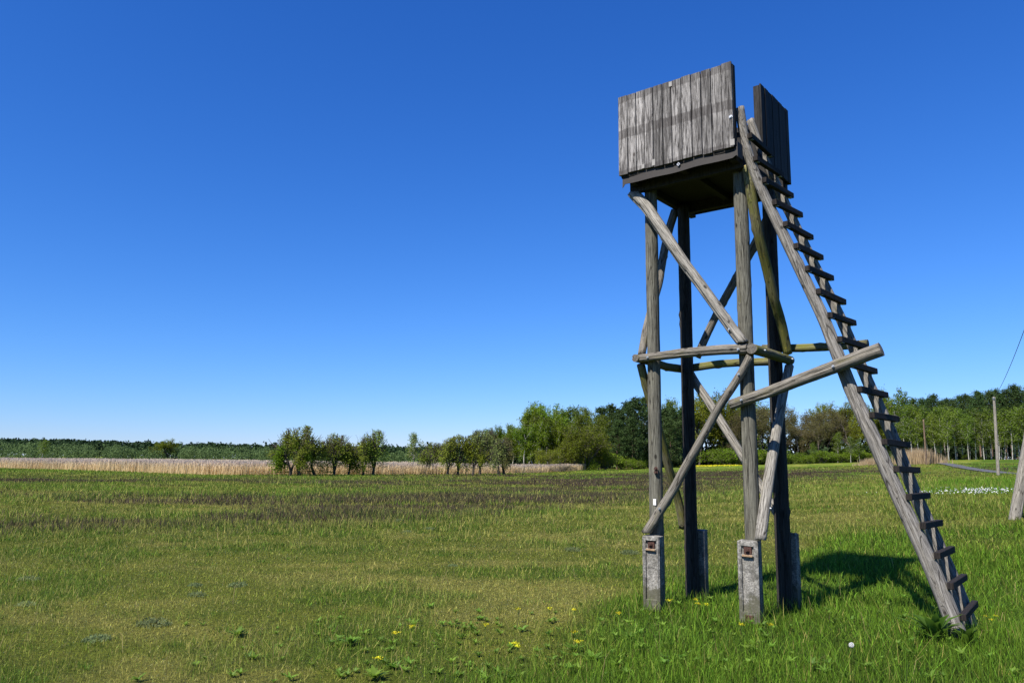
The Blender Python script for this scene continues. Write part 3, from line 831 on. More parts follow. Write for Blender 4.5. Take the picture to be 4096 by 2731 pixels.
def grow(W, p, d, L, R, lvl, r, par, tips):
    m = 5 if lvl < 3 else 4
    P = [p]; dd = d.copy()
    for i in range(m - 1):
        dd = dd + r.normal(0, par['wob'], 3) + np.array([0, 0, par['grav'][min(lvl, len(par['grav']) - 1)]])
        dd /= np.linalg.norm(dd); P.append(P[-1] + dd * L / (m - 1))
    P = np.array(P)
    R1 = R * par['taper']
    W.tube(P, np.linspace(R, R1, m), 6 if lvl == 0 else (4 if lvl < 3 else 3))
    if lvl >= par['levels']:
        tips.append(P); return
    if lvl >= par['levels'] - 1: tips.append(P)
    nc = par['kids'][min(lvl, len(par['kids']) - 1)]
    for c in range(nc):
        t = par['start'] + (1 - par['start']) * (c + r.uniform(0.2, 0.8)) / nc
        q = P[0] + (P[-1] - P[0]) * 0; x = t * (m - 1); i = min(int(x), m - 2); q = P[i] + (P[i + 1] - P[i]) * (x - i)
        ax = rand_unit(1, r)[0]; side = np.cross(dd, ax); side /= np.linalg.norm(side)
        ang = math.radians(r.uniform(*par['ang']))
        nd = dd * math.cos(ang) + side * math.sin(ang)
        grow(W, q, nd, L * r.uniform(*par['len']), R1 * 0.75 + (R - R1) * 0.4 * (1 - t), lvl + 1, r, par, tips)
    grow(W, P[-1], dd, L * r.uniform(*par['len']) * 0.72, R1, lvl + 1, r, par, tips)

def broadleaf(seed, H, Wd, stems, par, nleaf, lsize, trunk_r, spread=0.5, trunk_h=0.12, scatter=0.22, up=0.3, skirt=None):
    r = np.random.default_rng(seed)
    W = Wood(); tips = []
    base = np.zeros(3)
    for s in range(stems):
        a = 2 * math.pi * (s + r.uniform(0, 0.6)) / stems
        tilt = 0.05 if stems == 1 else spread * r.uniform(0.5, 1)
        d = np.array([math.cos(a) * tilt, math.sin(a) * tilt, 1.0]); d /= np.linalg.norm(d)
        if trunk_h and s == 0:
            W.tube(np.array([[0, 0, -0.15], [0, 0, trunk_h * H * 0.5], [0, 0, trunk_h * H]]), [trunk_r * 1.3, trunk_r, trunk_r * 0.9], 7)
        grow(W, np.array([0, 0, trunk_h * H - 0.05]), d, H * 0.34, trunk_r * (0.8 if stems > 1 else 0.9), 0, r, par, tips)
    V, F = W.arrays()
    T = np.concatenate(tips)
    # fit the wood and foliage to the wanted height and width
    top = np.percentile(T[:, 2], 97.5); wx = np.percentile(np.abs(T[:, :2] - np.median(T[:, :2], axis=0) * 0.6), 96)
    sz = H / top; sx = Wd / 2 / wx
    S = np.array([sx, sx, sz])
    ctr = np.array([np.median(T[:, 0]), np.median(T[:, 1]), 0]) * 0.6
    k = np.clip(V[:, 2:3] / (0.3 * top), 0, 1); V = (V - ctr * k) * (np.array([1, 1, sz]) * (1 - k) + S * k)
    if skirt is not None: V[:, 2] = np.where(V[:, 2] > 0.93 * H, 0.93 * H + (V[:, 2] - 0.93 * H) * 0.12, V[:, 2])
    leaves = []
    for P in tips:
        k = np.clip(P[:, 2:3] / (0.3 * top), 0, 1)
        leaves.append((P - ctr * k) * (np.array([1, 1, sz]) * (1 - k) + S * k))
    idx = r.integers(0, len(leaves), nleaf)
    tt = r.uniform(0.15, 1.08, nleaf)
    Pl = np.empty((nleaf, 3))
    for i, (a, t) in enumerate(zip(idx, tt)):
        P = leaves[a]; m = len(P); x = min(t, 0.999) * (m - 1); j = int(x); Pl[i] = P[j] + (P[j + 1] - P[j]) * (x - j)
    Pl += r.normal(0, scatter, Pl.shape)
    lowz = np.percentile(Pl[:, 2], 4)
    if skirt is not None and lowz > skirt * H: Pl[:, 2] = H - (np.percentile(Pl[:, 2], 99) - Pl[:, 2]) * (1 - skirt) * H / (H - lowz)
    if skirt is not None:                            # no lone shoots above the crown
        cap = H * np.sqrt(np.clip(1 - 0.45 * (np.hypot(Pl[:, 0], Pl[:, 1]) / (Wd * 0.55)) ** 2, 0.25, 1))
        ov = Pl[:, 2] > cap; Pl[ov, 2] = cap[ov] - np.abs(r.normal(0, 0.13 * H, ov.sum()))
    Pl[:, 2] = np.maximum(Pl[:, 2], 0.08 * H)
    LV, LF = leaf_arrays(Pl, lsize, r, up)
    return (V, F), (LV, LF)

PAR_WILLOW = dict(wob=0.16, grav=[0.05, 0.03, 0.05, 0.10], taper=0.62, levels=3, kids=[4, 4, 3], start=0.30, ang=(25, 60), len=(0.55, 0.85))
PAR_OAK = dict(wob=0.20, grav=[0.04, 0.02, 0.04, 0.05], taper=0.66, levels=3, kids=[5, 4, 4], start=0.25, ang=(35, 75), len=(0.55, 0.85))
PAR_BARE = dict(wob=0.20, grav=[0.05, 0.04, 0.06, 0.08], taper=0.62, levels=4, kids=[4, 3, 3, 3], start=0.25, ang=(25, 60), len=(0.55, 0.85))

def birch_arrays(seed, H, Wd, nleaf, lsize):
    r = np.random.default_rng(seed)
    W = Wood(); m = 9
    t = np.linspace(0, 1, m)
    lean = r.normal(0, 0.035, 2); ph = r.uniform(0, 6.28, 2)
    P = np.stack([lean[0] * H * t + 0.010 * H * np.sin(t * 5 + ph[0]), lean[1] * H * t + 0.010 * H * np.sin(t * 4 + ph[1]), t * H * 0.96 - 0.15], 1)
    W.tube(P, 0.0095 * H * (1 - 0.9 * t) + 0.01, 6)
    tips = []
    nb = 34
    for b in range(nb):
        s = 0.36 + 0.62 * (b + r.uniform()) / nb
        i = min(int(s * (m - 1)), m - 2); q = P[i] + (P[i + 1] - P[i]) * (s * (m - 1) - i)
        a = b * 2.4 + r.normal(0, 0.4)
        prof = math.sin(math.pi * min(1, max(0.0, (s - 0.22) / 0.80)) ** 0.75)
        L = Wd * 0.5 * (0.35 + 0.75 * prof) * r.uniform(0.7, 1.15)
        d = np.array([math.cos(a), math.sin(a), 0.9]); d /= np.linalg.norm(d)
        B = [q]
        for k in range(4):
            d = d + np.array([0, 0, -0.16]) + r.normal(0, 0.12, 3); d /= np.linalg.norm(d); B.append(B[-1] + d * L / 4)
        B = np.array(B)
        W.tube(B, np.linspace(0.0045 * H * (1.1 - s), 0.01, 5), 3); tips.append(B)
        for k in range(3):
            j = r.integers(1, 5); e = rand_unit(1, r)[0] * np.array([1, 1, 0.5]) + np.array([0, 0, -0.1]); e /= np.linalg.norm(e)
            T = np.array([B[j], B[j] + e * L * 0.22, B[j] + e * L * 0.38 + np.array([0, 0, -0.12 * L])])
            W.tube(T, [0.02, 0.014, 0.008], 3); tips.append(T)
    Pl = np.empty((nleaf, 3)); idx = r.integers(0, len(tips), nleaf); tt = r.uniform(0.2, 1, nleaf)
    for i, (a, x) in enumerate(zip(idx, tt)):
        T = tips[a]; x = min(x, 0.999) * (len(T) - 1); j = int(x); Pl[i] = T[j] + (T[j + 1] - T[j]) * (x - j)
    Pl += r.normal(0, 0.024 * H, Pl.shape) * np.array([1, 1, 1.2])
    return W.arrays(), leaf_arrays(Pl, lsize, r, -0.3)

def pine_arrays(seed, H, Wd, nleaf, lsize, low=0.25):
    r = np.random.default_rng(seed)
    W = Wood(); m = 7; t = np.linspace(0, 1, m)
    P = np.stack([0.012 * H * np.sin(t * 4 + seed), 0.012 * H * np.cos(t * 3 + seed), t * H * 0.95 - 0.15], 1)
    W.tube(P, 0.014 * H * (1 - 0.85 * t) + 0.012, 6)
    cl = []
    nb = 58
    for b in range(nb):
        s = low + (1 - low) * ((b + r.uniform()) / nb)
        x = min(s, 0.999) * (m - 1); i = int(x); q = P[i] + (P[i + 1] - P[i]) * (x - i)
        a = b * 2.39 + r.normal(0, 0.3)
        q_ = (s - low) / (1 - low)
        L = Wd * 0.5 * (0.40 + 0.75 * math.sin(math.pi * (0.12 + 0.80 * q_)) ** 0.8) * r.uniform(0.6, 1.15) * (1 - 0.62 * q_ ** 2)
        d = np.array([math.cos(a), math.sin(a), 0.15 + 0.7 * q_]); d /= np.linalg.norm(d)
        B = np.array([q + d * L * k / 3 + np.array([0, 0, 0.04 * L * k * k / 3]) for k in range(4)])
        W.tube(B, np.linspace(0.05, 0.015, 4), 3)
        for k in range(5):
            e = r.uniform(0.35, 1.05); c = q + d * L * e + np.array([0, 0, 0.12 * L * e * e]) + r.normal(0, 0.09 * L, 3)
            cl.append((c, 0.030 * H * r.uniform(0.6, 1.25)))
    idx = r.integers(0, len(cl), nleaf)
    C = np.array([c[0] for c in cl])[idx]; S = np.array([c[1] for c in cl])[idx][:, None]
    Pl = C + r.normal(0, 1, (nleaf, 3)) * S * np.array([1, 1, 0.5])
    return W.arrays(), leaf_arrays(Pl, lsize, r, 0.5, 0.4)

# ------------------------------------------------------------------ the row of small trees before the reeds
def plant_tree(name, loc, arr, bark, leafm, label, cat='tree', group=None, rz=0.0, sc=1.0, crown='crown'):
    t = empty(name, loc, rz)
    t.scale = (sc, sc, sc) if not isinstance(sc, tuple) else sc
    tag(t, label, cat, group)
    (V, F), (LV, LF) = arr
    mk('trunk', V, F, bark, t, smooth=True)
    mk(crown, LV, LF, leafm, t)
    return t

GROUPS = {'l_willow': 'airy green trees of the reed-side row', 'l_oak': 'olive trees of the reed-side row', 'l_catkin': 'pale trees of the reed-side row', 'l_brown': 'brownish trees of the reed-side row'}
def crop(x, y, s=4.3555, ox=1060, oy=1680): return (ox + x / s, oy + y / s)
row = [  # base px, top px, crown width px (all source pixels), stems, leaves, leaf material, label
    ((440, 965), 300, 470, 2, 3600, 'l_green', 'bushy bright green tree at the end of the row before the reeds'),
    ((600, 962), 95, 600, 3, 4800, 'l_willow', 'tallest broad green tree of the row before the reeds'),
    ((870, 960), 330, 260, 1, 1100, 'l_willow', 'thin crooked young tree between bushier trees before the reeds'),
    ((1205, 960), 225, 440, 4, 2600, 'l_willow', None),
    ((1455, 958), 385, 330, 3, 2200, 'l_oak', None),
    ((1715, 957), 240, 260, 3, 1500, 'l_willow', None),
    ((1880, 957), 150, 420, 4, 2500, 'l_willow', None)]
row2 = [
    ((430, 1075), 640, 200, 3, 700, 'l_willow', 'low sparse sapling among the reeds'),
    ((600, 1040), 500, 330, 3, 1900, 'l_willow', None),
    ((825, 1085), 440, 290, 2, 1700, 'l_willow', None),
    ((1005, 1085), 385, 300, 4, 2000, 'l_willow', None),
    ((1265, 1085), 370, 300, 2, 1900, 'l_oak', None),
    ((1390, 1085), 275, 400, 3, 3000, 'l_catkin', None),
    ((1535, 1040), 265, 300, 2, 2200, 'l_brown', None),
    ((1600, 1045), 420, 220, 2, 1100, 'l_oak', None),
    ((1720, 1080), 440, 290, 3, 1700, 'l_catkin', None),
    ((1815, 1078), 430, 340, 1, 2600, 'l_brown', None)]
allrow = [(crop(*b), 1680 + t / 4.3555, w / 4.3555, st, nl, lm, lab) for b, t, w, st, nl, lm, lab in row]
allrow += [(crop(*b, ox=1600, oy=1650), 1650 + t / 4.3555, w / 4.3555, st, nl, lm, lab) for b, t, w, st, nl, lm, lab in row2]
LBL = {'l_willow': 'small airy multi-stemmed tree with loose green foliage before the reeds',
       'l_oak': 'small olive-leaved tree in the row before the reeds',
       'l_catkin': 'small tree with pale yellowish foliage in the row before the reeds',
       'l_brown': 'small tree with brownish spring foliage in the row before the reeds'}
for i, ((bx, by), ty, w, st, nl, lm, lab) in enumerate(allrow):
    g = ground_at(bx, by); d = g[1]
    H = (by - ty) / FPX * d * 1.0; Wd = w / FPX * d
    arr = broadleaf(100 + i, H, Wd * 1.1, st, PAR_WILLOW, int(nl * 1.6), 0.15, 0.10 + 0.012 * H, spread=0.55, trunk_h=0.08 if st > 1 else 0.2, scatter=0.17, skirt=0.29)
    plant_tree('row_tree', tuple(g), arr, M['bark'], M[lm], lab or LBL[lm], 'tree', None if lab else GROUPS[lm])
g = ground_at(*crop(110, 1075, ox=1600, oy=1650)) + np.array([0, 6, 0])
plant_tree('birch_tree', tuple(g), birch_arrays(150, 5.2, 2.3, 1900, 0.15), M['birch'], M['l_birch'], 'small pale birch standing alone among the reeds', 'tree')

# ------------------------------------------------------------------ woods: a few trees of each kind, copied
def proto(kind, seed):
    if kind == 'birch': return birch_arrays(seed, 15, 5.2, 2500, 0.36), M['birch'], M['l_birch']
    if kind == 'fullbirch': return birch_arrays(seed, 15, 6.5, 5200, 0.34), M['birch'], M['l_green']
    if kind == 'green': return broadleaf(seed, 15, 8.5, 1, PAR_OAK, 9000, 0.40, 0.22, trunk_h=0.18, scatter=0.42), M['birch'], M['l_green']
    if kind == 'pine': return pine_arrays(seed, 15, 6.2, 6500, 0.42, 0.12), M['pinebark'], M['l_pine']
    if kind == 'tallpine': return pine_arrays(seed, 18, 5.0, 4200, 0.42, 0.50), M['pinebark'], M['l_pine']
    if kind == 'oak': return broadleaf(seed, 16, 11, 1, PAR_OAK, 9000, 0.38, 0.30, trunk_h=0.16, scatter=0.42), M['bark'], M['l_oak']
    if kind == 'bare': return broadleaf(seed, 15, 9, 1, PAR_BARE, 5000, 0.30, 0.24, trunk_h=0.18, scatter=0.45), M['twig'], M['l_brown']
    if kind == 'bush': return broadleaf(seed, 3.2, 4.6, 5, PAR_WILLOW, 2300, 0.30, 0.05, spread=0.9, trunk_h=0.03, scatter=0.25), M['twig'], M['l_green']
    if kind == 'olivebush': return broadleaf(seed, 7.5, 7.5, 6, PAR_WILLOW, 7500, 0.30, 0.08, spread=0.8, trunk_h=0.03, scatter=0.36), M['twig'], M['l_oak']
INFO = {'fullbirch': ('birch_tree', 'tall leafy birch among fresh green trees where the wood meets the reeds', 'leafy birches where the wood meets the reeds'),
        'birch': ('birch_tree', 'slender birch with white trunk and light green leaves at the wood edge', 'birches at the wood edges'),
        'green': ('broadleaf_tree', 'fresh green broadleaf tree crowding the end of the wood', 'fresh green trees of the wood'),
        'pine': ('pine_tree', 'dark dense pine with branches almost to the ground', 'dense pines of the middle wood'),
        'tallpine': ('pine_tree', 'tall dark pine rising behind the birches', 'tall pines behind the birches'),
        'oak': ('oak_tree', 'broad olive-leaved oak in spring leaf at the wood edge', 'olive oaks of the wood edge'),
        'bare': ('budding_tree', 'brownish budding tree still nearly bare at the wood edge', 'budding brown trees'),
        'bush': ('bush', 'low leafy green bush at the foot of the wood', 'bushes at the foot of the wood'),
        'olivebush': ('sallow_bush', 'large rounded olive-green sallow bush at the wood edge', 'rounded sallow bushes')}
CACHE = {}
NV = {'fullbirch': 3, 'birch': 4, 'green': 3, 'pine': 3, 'tallpine': 3, 'oak': 3, 'bare': 3, 'bush': 3, 'olivebush': 2}
BASEH = {'fullbirch': 15, 'birch': 15, 'green': 15, 'pine': 15, 'tallpine': 18, 'oak': 16, 'bare': 15, 'bush': 3.2, 'olivebush': 7.5}
tr = np.random.default_rng(77)
def wood_tree(kind, px, top_y, d, wide=1.0, young=False):
    """a tree whose crown top shows at (px, top_y) (2352-wide photo pixels), d metres away"""
    p = at(px * K, 1060 * K, d); x, y = p[0], d
    z = g1(x, y)
    H = at(px * K, top_y * K, d)[2] - z
    v = int(tr.integers(NV[kind])); key = (kind, v)
    name, label, group = INFO[kind]
    s = H / BASEH[kind]
    if key not in CACHE:
        (wv, wfc), bark, leafm = proto(kind, 300 + 31 * v + len(kind) * 7)[0], *proto_m[kind]
        a = mk('trunk', wv[0], wv[1], bark, None, smooth=True, link=False).data
        b = mk('crown', wfc[0], wfc[1], leafm, None, link=False).data
        CACHE[key] = (a, b)
    a, b = CACHE[key]
    t = empty(name, (x, y, z - 0.1), float(tr.uniform(0, 6.28)))
    t.scale = (s * wide, s * wide, s)
    if kind == 'birch':
        if young: label, group = 'young birch crowded behind the white-stemmed edge birches', 'young birches of the pine wood'
        elif px > 2060: label, group = 'white-stemmed birch at the edge of the pine wood beyond the path', 'edge birches of the pine wood'
        elif px > 1600: label, group = 'small bright birch standing before the brown budding trees', 'small birches before the budding trees'
        else: label, group = 'tall birch among fresh green trees where the wood meets the reeds', 'birches where the wood meets the reeds'
    if kind == 'pine' and px > 2060: label, group = 'pine standing deep inside the wood beyond the path', 'pines deep in the wood'
    if kind == 'oak' and px > 1800: label, group = 'yellow-green oak beside the budding trees towards the ladder', 'yellow-green oaks by the budding trees'
    if kind == 'bush' and px > 2060: label, group = 'low bush under the white-stemmed birches', 'bushes under the birches'
    tag(t, label, 'bush' if 'bush' in kind else 'tree', group)
    for nm, me in (('trunk', a), ('crown', b)):
        o = bpy.data.objects.new(nm, me); col.objects.link(o); o.parent = t
    return t
proto_m = {'birch': (M['birch'], M['l_birch']), 'green': (M['birch'], M['l_green']), 'fullbirch': (M['birch'], M['l_birch']), 'pine': (M['pinebark'], M['l_pine']), 'tallpine': (M['pinebark'], M['l_pine']),
           'oak': (M['bark'], M['l_oak']), 'bare': (M['twig'], M['l_brown']), 'bush': (M['twig'], M['l_green']), 'olivebush': (M['twig'], M['l_oak'])}

# middle wood: birches and fresh green at its end, then dark pines
for px, ty, d in ((1130, 990, 150), (1152, 984, 158), (1175, 981, 152)): wood_tree('green', px, ty, d, 0.8)
wood_tree('birch', 1118, 984, 165)
for px, ty, d in ((1212, 942, 158), (1238, 937, 166), (1262, 944, 156), (1228, 975, 148), (1285, 965, 152), (1205, 985, 147)): wood_tree('green', px, ty, d, 0.95)
for px, ty, d in ((1222, 950, 150), (1250, 955, 150), (1285, 936, 165), (1318, 929, 168), (1332, 950, 160), (1352, 933, 172), (1376, 950, 165)): wood_tree('fullbirch', px, ty, d)
wood_tree('olivebush', 1345, 985, 150, 1.05); wood_tree('olivebush', 1310, 1005, 148, 0.9); wood_tree('olivebush', 1255, 1033, 140, 1.0); wood_tree('olivebush', 1375, 1010, 155, 0.8)
for px, ty, d in ((1302, 968, 162), (1300, 940, 180), (1380, 930, 178), (1402, 924, 182), (1425, 934, 170), (1440, 918, 180), (1462, 908, 176), (1480, 906, 184), (1452, 955, 165), (1500, 925, 180), (1526, 934, 184), (1418, 960, 164), (1548, 930, 190), (1568, 934, 196), (1540, 955, 176)): wood_tree('pine', px, ty, d, 1.0)
for px, ty, d in ((1390, 1042, 158), (1428, 1052, 160), (1455, 1055, 162), (1350, 1055, 150), (1480, 1056, 168)): wood_tree('bush', px, ty, d, 1.3)
wood_tree('green', 1532, 926, 198, 0.8)
# oaks and budding trees in the gap
for px, ty, d in ((1606, 926, 215), (1628, 910, 220), (1655, 914, 224), (1676, 935, 218)): wood_tree('oak', px, ty, d, 0.8)
for px, ty, d in ((1735, 924, 240), (1578, 930, 222)): wood_tree('green', px, ty, d, 0.8)
for px, ty, d in ((1694, 940, 222), (1715, 945, 216), (1752, 942, 220), (1772, 934, 226), (1795, 948, 222), (1818, 944, 228), (1842, 952, 230), (1866, 952, 226), (1884, 945, 222), (1912, 945, 226), (1700, 960, 212), (1780, 965, 212), (1830, 975, 214), (1888, 970, 214), (1945, 955, 220)): wood_tree('bare', px, ty, d, 0.9)
for px, ty, d in ((1898, 934, 236), (1930, 940, 232), (1962, 938, 226), (1985, 955, 218), (2005, 940, 224)): wood_tree('oak', px, ty, d, 0.75)
for px, ty, d in ((1955, 1000, 205), (1975, 1005, 206), (1870, 1015, 208), (1925, 990, 212), (2010, 990, 208)): wood_tree('birch', px, ty, d, 1.2)
for i, px in enumerate(range(1645, 2060, 19)): wood_tree('bush', px + float(tr.uniform(-6, 6)), 1040 + float(tr.uniform(-8, 8)), 206 + float(tr.uniform(-3, 8)), 1.3)
# right wood: birches with pines behind
for px, ty, d in ((2042, 905, 224), (2062, 925, 214)): wood_tree('green', px, ty, d, 0.7)
for px, ty, d in ((2078, 899, 205), (2095, 925, 200), (2112, 935, 198), (2130, 930, 200), (2150, 945, 198), (2162, 928, 204), (2180, 940, 197), (2196, 930, 200), (2212, 936, 204), (2226, 950, 198), (2243, 935, 200), (2262, 942, 198), (2278, 934, 202), (2296, 945, 198), (2310, 934, 200), (2326, 938, 197), (2342, 930, 200), (2358, 935, 198), (2375, 930, 200), (2392, 938, 198)):
    wood_tree('birch', px, ty, d)
for i in range(26):
    wood_tree('birch', 2070 + i * 13 + float(tr.uniform(-5, 5)), float(tr.uniform(950, 985)), float(tr.uniform(203, 214)), 0.9, True)
for px, ty in ((2108, 912), (2125, 908), (2142, 910), (2156, 902), (2172, 905), (2186, 896), (2200, 899), (2213, 892), (2228, 898), (2242, 893), (2256, 888), (2268, 895), (2283, 890), (2298, 892), (2312, 885), (2326, 890), (2340, 882), (2352, 886), (2368, 884), (2385, 880), (2400, 884)):
    wood_tree('tallpine', px, ty + float(tr.uniform(-5, 14)), 216 + float(tr.uniform(0, 24)), 0.85)
for i in range(14):
    wood_tree('pine', 2085 + i * 22 + float(tr.uniform(-6, 6)), float(tr.uniform(925, 945)), float(tr.uniform(222, 236)), 1.0)
for i in range(9):
    wood_tree('bush', 2085 + i * 33 + float(tr.uniform(-10, 10)), 1046 + float(tr.uniform(-3, 3)), 202, 1.0)

# inner wood that fills between the trunks, and the far woods: masses that nobody could count
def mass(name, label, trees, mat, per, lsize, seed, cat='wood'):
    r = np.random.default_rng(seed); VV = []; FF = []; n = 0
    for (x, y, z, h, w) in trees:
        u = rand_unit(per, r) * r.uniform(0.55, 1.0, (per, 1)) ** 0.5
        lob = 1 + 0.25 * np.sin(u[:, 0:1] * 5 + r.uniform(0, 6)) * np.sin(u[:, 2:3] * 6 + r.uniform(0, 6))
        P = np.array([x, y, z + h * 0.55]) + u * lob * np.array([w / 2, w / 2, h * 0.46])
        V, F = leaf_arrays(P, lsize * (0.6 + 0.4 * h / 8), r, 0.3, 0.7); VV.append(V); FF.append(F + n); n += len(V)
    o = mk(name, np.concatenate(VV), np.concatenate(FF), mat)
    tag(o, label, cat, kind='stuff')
fr = np.random.default_rng(3)
inner = []
for i in range(70):
    px = fr.uniform(1200, 2420); d = fr.uniform(190, 205) if px < 1590 else fr.uniform(228, 262)
    p = at(px * K, 1060 * K, d); z = g1(p[0], d)
    top = np.interp(px, [1200, 1300, 1590, 1700, 1800, 1990, 2060, 2200, 2420], [985, 965, 955, 968, 985, 985, 950, 935, 925])
    h = at(px * K, top * K, d)[2] - z
    inner.append((p[0], d, z, h * fr.uniform(0.85, 1.0), h * 0.55))
for i in range(150):
    px = fr.uniform(1090, 2450); d = fr.uniform(182, 200) if px < 1590 else fr.uniform(214, 240)
    p = at(px * K, 1060 * K, d); inner.append((p[0], d, g1(p[0], d) - 0.8, fr.uniform(4, 6.5), fr.uniform(4.5, 7)))
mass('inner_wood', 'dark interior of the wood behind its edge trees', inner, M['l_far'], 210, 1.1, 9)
will = []
for i in range(230):
    px = fr.uniform(-150, 1220); d = fr.uniform(205, 245)
    p = at(px * K, 1050 * K, d); h = at(px * K, np.interp(px, [-150, 0, 300, 600, 900, 1220], [1010, 1012, 1022, 1028, 1036, 1042]) * K, d)[2] * fr.uniform(0.62, 1.05)
    will.append((p[0], d, g1(p[0], d) , h, h * fr.uniform(0.8, 1.3)))
mass('willow_thicket', 'long grey-green willow thicket beyond the reed bed', will, M['l_farwillow'], 300, 0.48, 10, 'thicket')
hill = []
for i in range(900):
    px = fr.uniform(-250, 1350); d = fr.uniform(520, 760)
    ty = np.interp(px, [-250, 0, 150, 300, 420, 480, 600, 700, 900, 1000, 1350], [1003, 1005, 1008, 1013, 1019, 1016, 1021, 1026, 1028, 1031, 1038])
    topz = at(px * K, ty * K, d)[2]
    p = at(px * K, 1050 * K, d); h = 11 * fr.uniform(0.8, 1.15)
    f_ = (d - 520) / 240
    z = max(0.0, topz - h) * (0.45 + 0.55 * f_)
    hill.append((p[0], d, z, h, fr.uniform(6, 10)))
mass('distant_forest', 'dark forested ridge along the horizon behind the willows', hill, M['l_far'], 90, 1.7, 12, 'forest')
# two taller trees that stand out of the thicket
for px, ty, d in ((95, 1008, 200), (380, 1012, 230)):
    t = wood_tree('birch' if px < 200 else 'oak', px, ty, d, 1.5)
    t['label'] = 'crooked pale tree rising out of the willow thicket' if px < 200 else 'round bright green tree rising out of the willow thicket'
    del t['group']

# ------------------------------------------------------------------ reeds
def reeds():
    r = np.random.default_rng(15)
    edge = np.array([ground_at(px * K, py * K)[:2] for px, py in ((-300, 1068), (0, 1075), (150, 1079), (300, 1084), (450, 1089), (600, 1092), (760, 1091.5), (900, 1091), (1060, 1090), (1200, 1088), (1280, 1083.5), (1345, 1080))])
    def front(x): return np.interp(x, edge[:, 0], edge[:, 1]) + 4.5 * sstep(-27, -22, x) * sstep(12, 4, x)
    x0, x1 = edge[0, 0], edge[-1, 0]
    # dense fringe, then thinning with depth
    parts = []
    for n, dep0, dep1, w in ((44000, 0, 6, 0.042), (38000, 4, 30, 0.08), (24000, 25, 130, 0.2)):
        x = r.uniform(x0, x1, n); y = front(x) + dep0 + (dep1 - dep0) * r.uniform(0, 1, n) + (fbm(x / 3, x * 0, 4) - 0.5) * 2
        lim = np.interp(x, [x0, -20, 8, x1], [215, 200, 150, edge[-1, 1] + 3])
        k = y < lim
        x, y = x[k], y[k]
        parts.append((x, y, np.full(len(x), w)))
    x = np.concatenate([p[0] for p in parts]); y = np.concatenate([p[1] for p in parts]); w = np.concatenate([p[2] for p in parts])
    n = len(x); z = gz(x, y)
    h = r.uniform(0.85, 1.3, n) * (0.86 + 0.3 * fbm(x / 5, y / 5, 71))
    a = r.uniform(0, np.pi, n); lx = r.normal(0.06, 0.10, n); ly = r.normal(0, 0.08, n)
    cx, cy = np.cos(a) * w, np.sin(a) * w
    V = np.stack([np.stack([x - cx * .5, y - cy * .5, z - 0.05], 1), np.stack([x + cx * .5, y + cy * .5, z - 0.05], 1),
                  np.stack([x + lx * .7 + cx * .45, y + ly * .7 + cy * .45, z + h * .78], 1), np.stack([x + lx * .7 - cx * .45, y + ly * .7 - cy * .45, z + h * .78], 1),
                  np.stack([x + lx * 1.3 + cx * .6, y + ly * 1.3, z + h * .90], 1), np.stack([x + lx * 1.2, y + ly * 1.2, z + h], 1)], 1).reshape(-1, 3)
    b = np.arange(n)[:, None] * 6
    F = np.concatenate([b + np.array([[0, 1, 2, 3]]), b + np.array([[3, 2, 4, 5]])])
    v = r.uniform(0.85, 1.15, (n, 1)) * (0.85 + 0.3 * fbm(x / 6, y / 3, 91))[:, None]
    stalk = np.array([[0.66, 0.51, 0.28]]) * v; mid = np.array([[0.66, 0.53, 0.34]]) * v; plume = np.array([[0.56, 0.46, 0.375]]) * v
    dk = (r.uniform(0, 1, (n, 1)) < 0.06); plume = np.where(dk, plume * 0.45, plume)
    C = np.stack([stalk, stalk, mid, mid, plume, plume], 1).reshape(-1, 3)
    o = mk('reed_bed', V, F, M['reed'], cols=C)
    tag(o, 'wide bed of dry straw-coloured reeds beyond the meadow', 'reeds', kind='stuff')
    # reed clumps by the path
    for (px, py, d, wd, hh, nn, lab) in ((2108, 1066, 96, 4.6, 2.1, 1600, 'pale dry reed clump beside the thin brown pole'), (2008, 1068, 105, 3.4, 1.2, 900, 'low pale reed clump at the far meadow edge')):
        p = at(px * K, py * K, d); x = p[0] + r.normal(0, wd * .3, nn); y = d + r.normal(0, 1.0, nn); z = gz(x, y)
        h = hh * np.exp(-((x - p[0]) / wd) ** 2 * 1.5) * r.uniform(0.6, 1.05, nn)
        a = r.uniform(0, np.pi, nn); w = 0.05; cx, cy = np.cos(a) * w, np.sin(a) * w; lx = r.normal(0, 0.2, nn)
        V = np.stack([np.stack([x - cx, y - cy, z - .05], 1), np.stack([x + cx, y + cy, z - .05], 1), np.stack([x + lx, y, z + h], 1)], 1).reshape(-1, 3)
        C = np.repeat(np.array([[0.46, 0.35, 0.21]]) * r.uniform(0.7, 1.15, (nn, 1)), 3, 0)
        o = mk('reed_clump', V - np.array([p[0], d, 0]), np.arange(3 * nn).reshape(nn, 3), M['reed'], cols=C); o.location = (p[0], d, 0)
        tag(o, lab, 'reeds')
reeds()
br = np.random.default_rng(4)
for px, py, w in ((930, 1087, 3.6), (1290, 1084, 5.0), (690, 1089, 3.0)):
    g = ground_at(px * K, py * K)
    arr = broadleaf(500 + px, 1.1, w, 8, PAR_WILLOW, 900, 0.10, 0.02, spread=1.2, trunk_h=0.02, scatter=0.12)
    plant_tree('bramble_thicket', tuple(g + np.array([0, -0.6, 0])), arr, M['twig'], M['l_brown'], 'dark brown bramble tangle at the foot of the reeds', 'bramble', 'brambles along the reed edge')

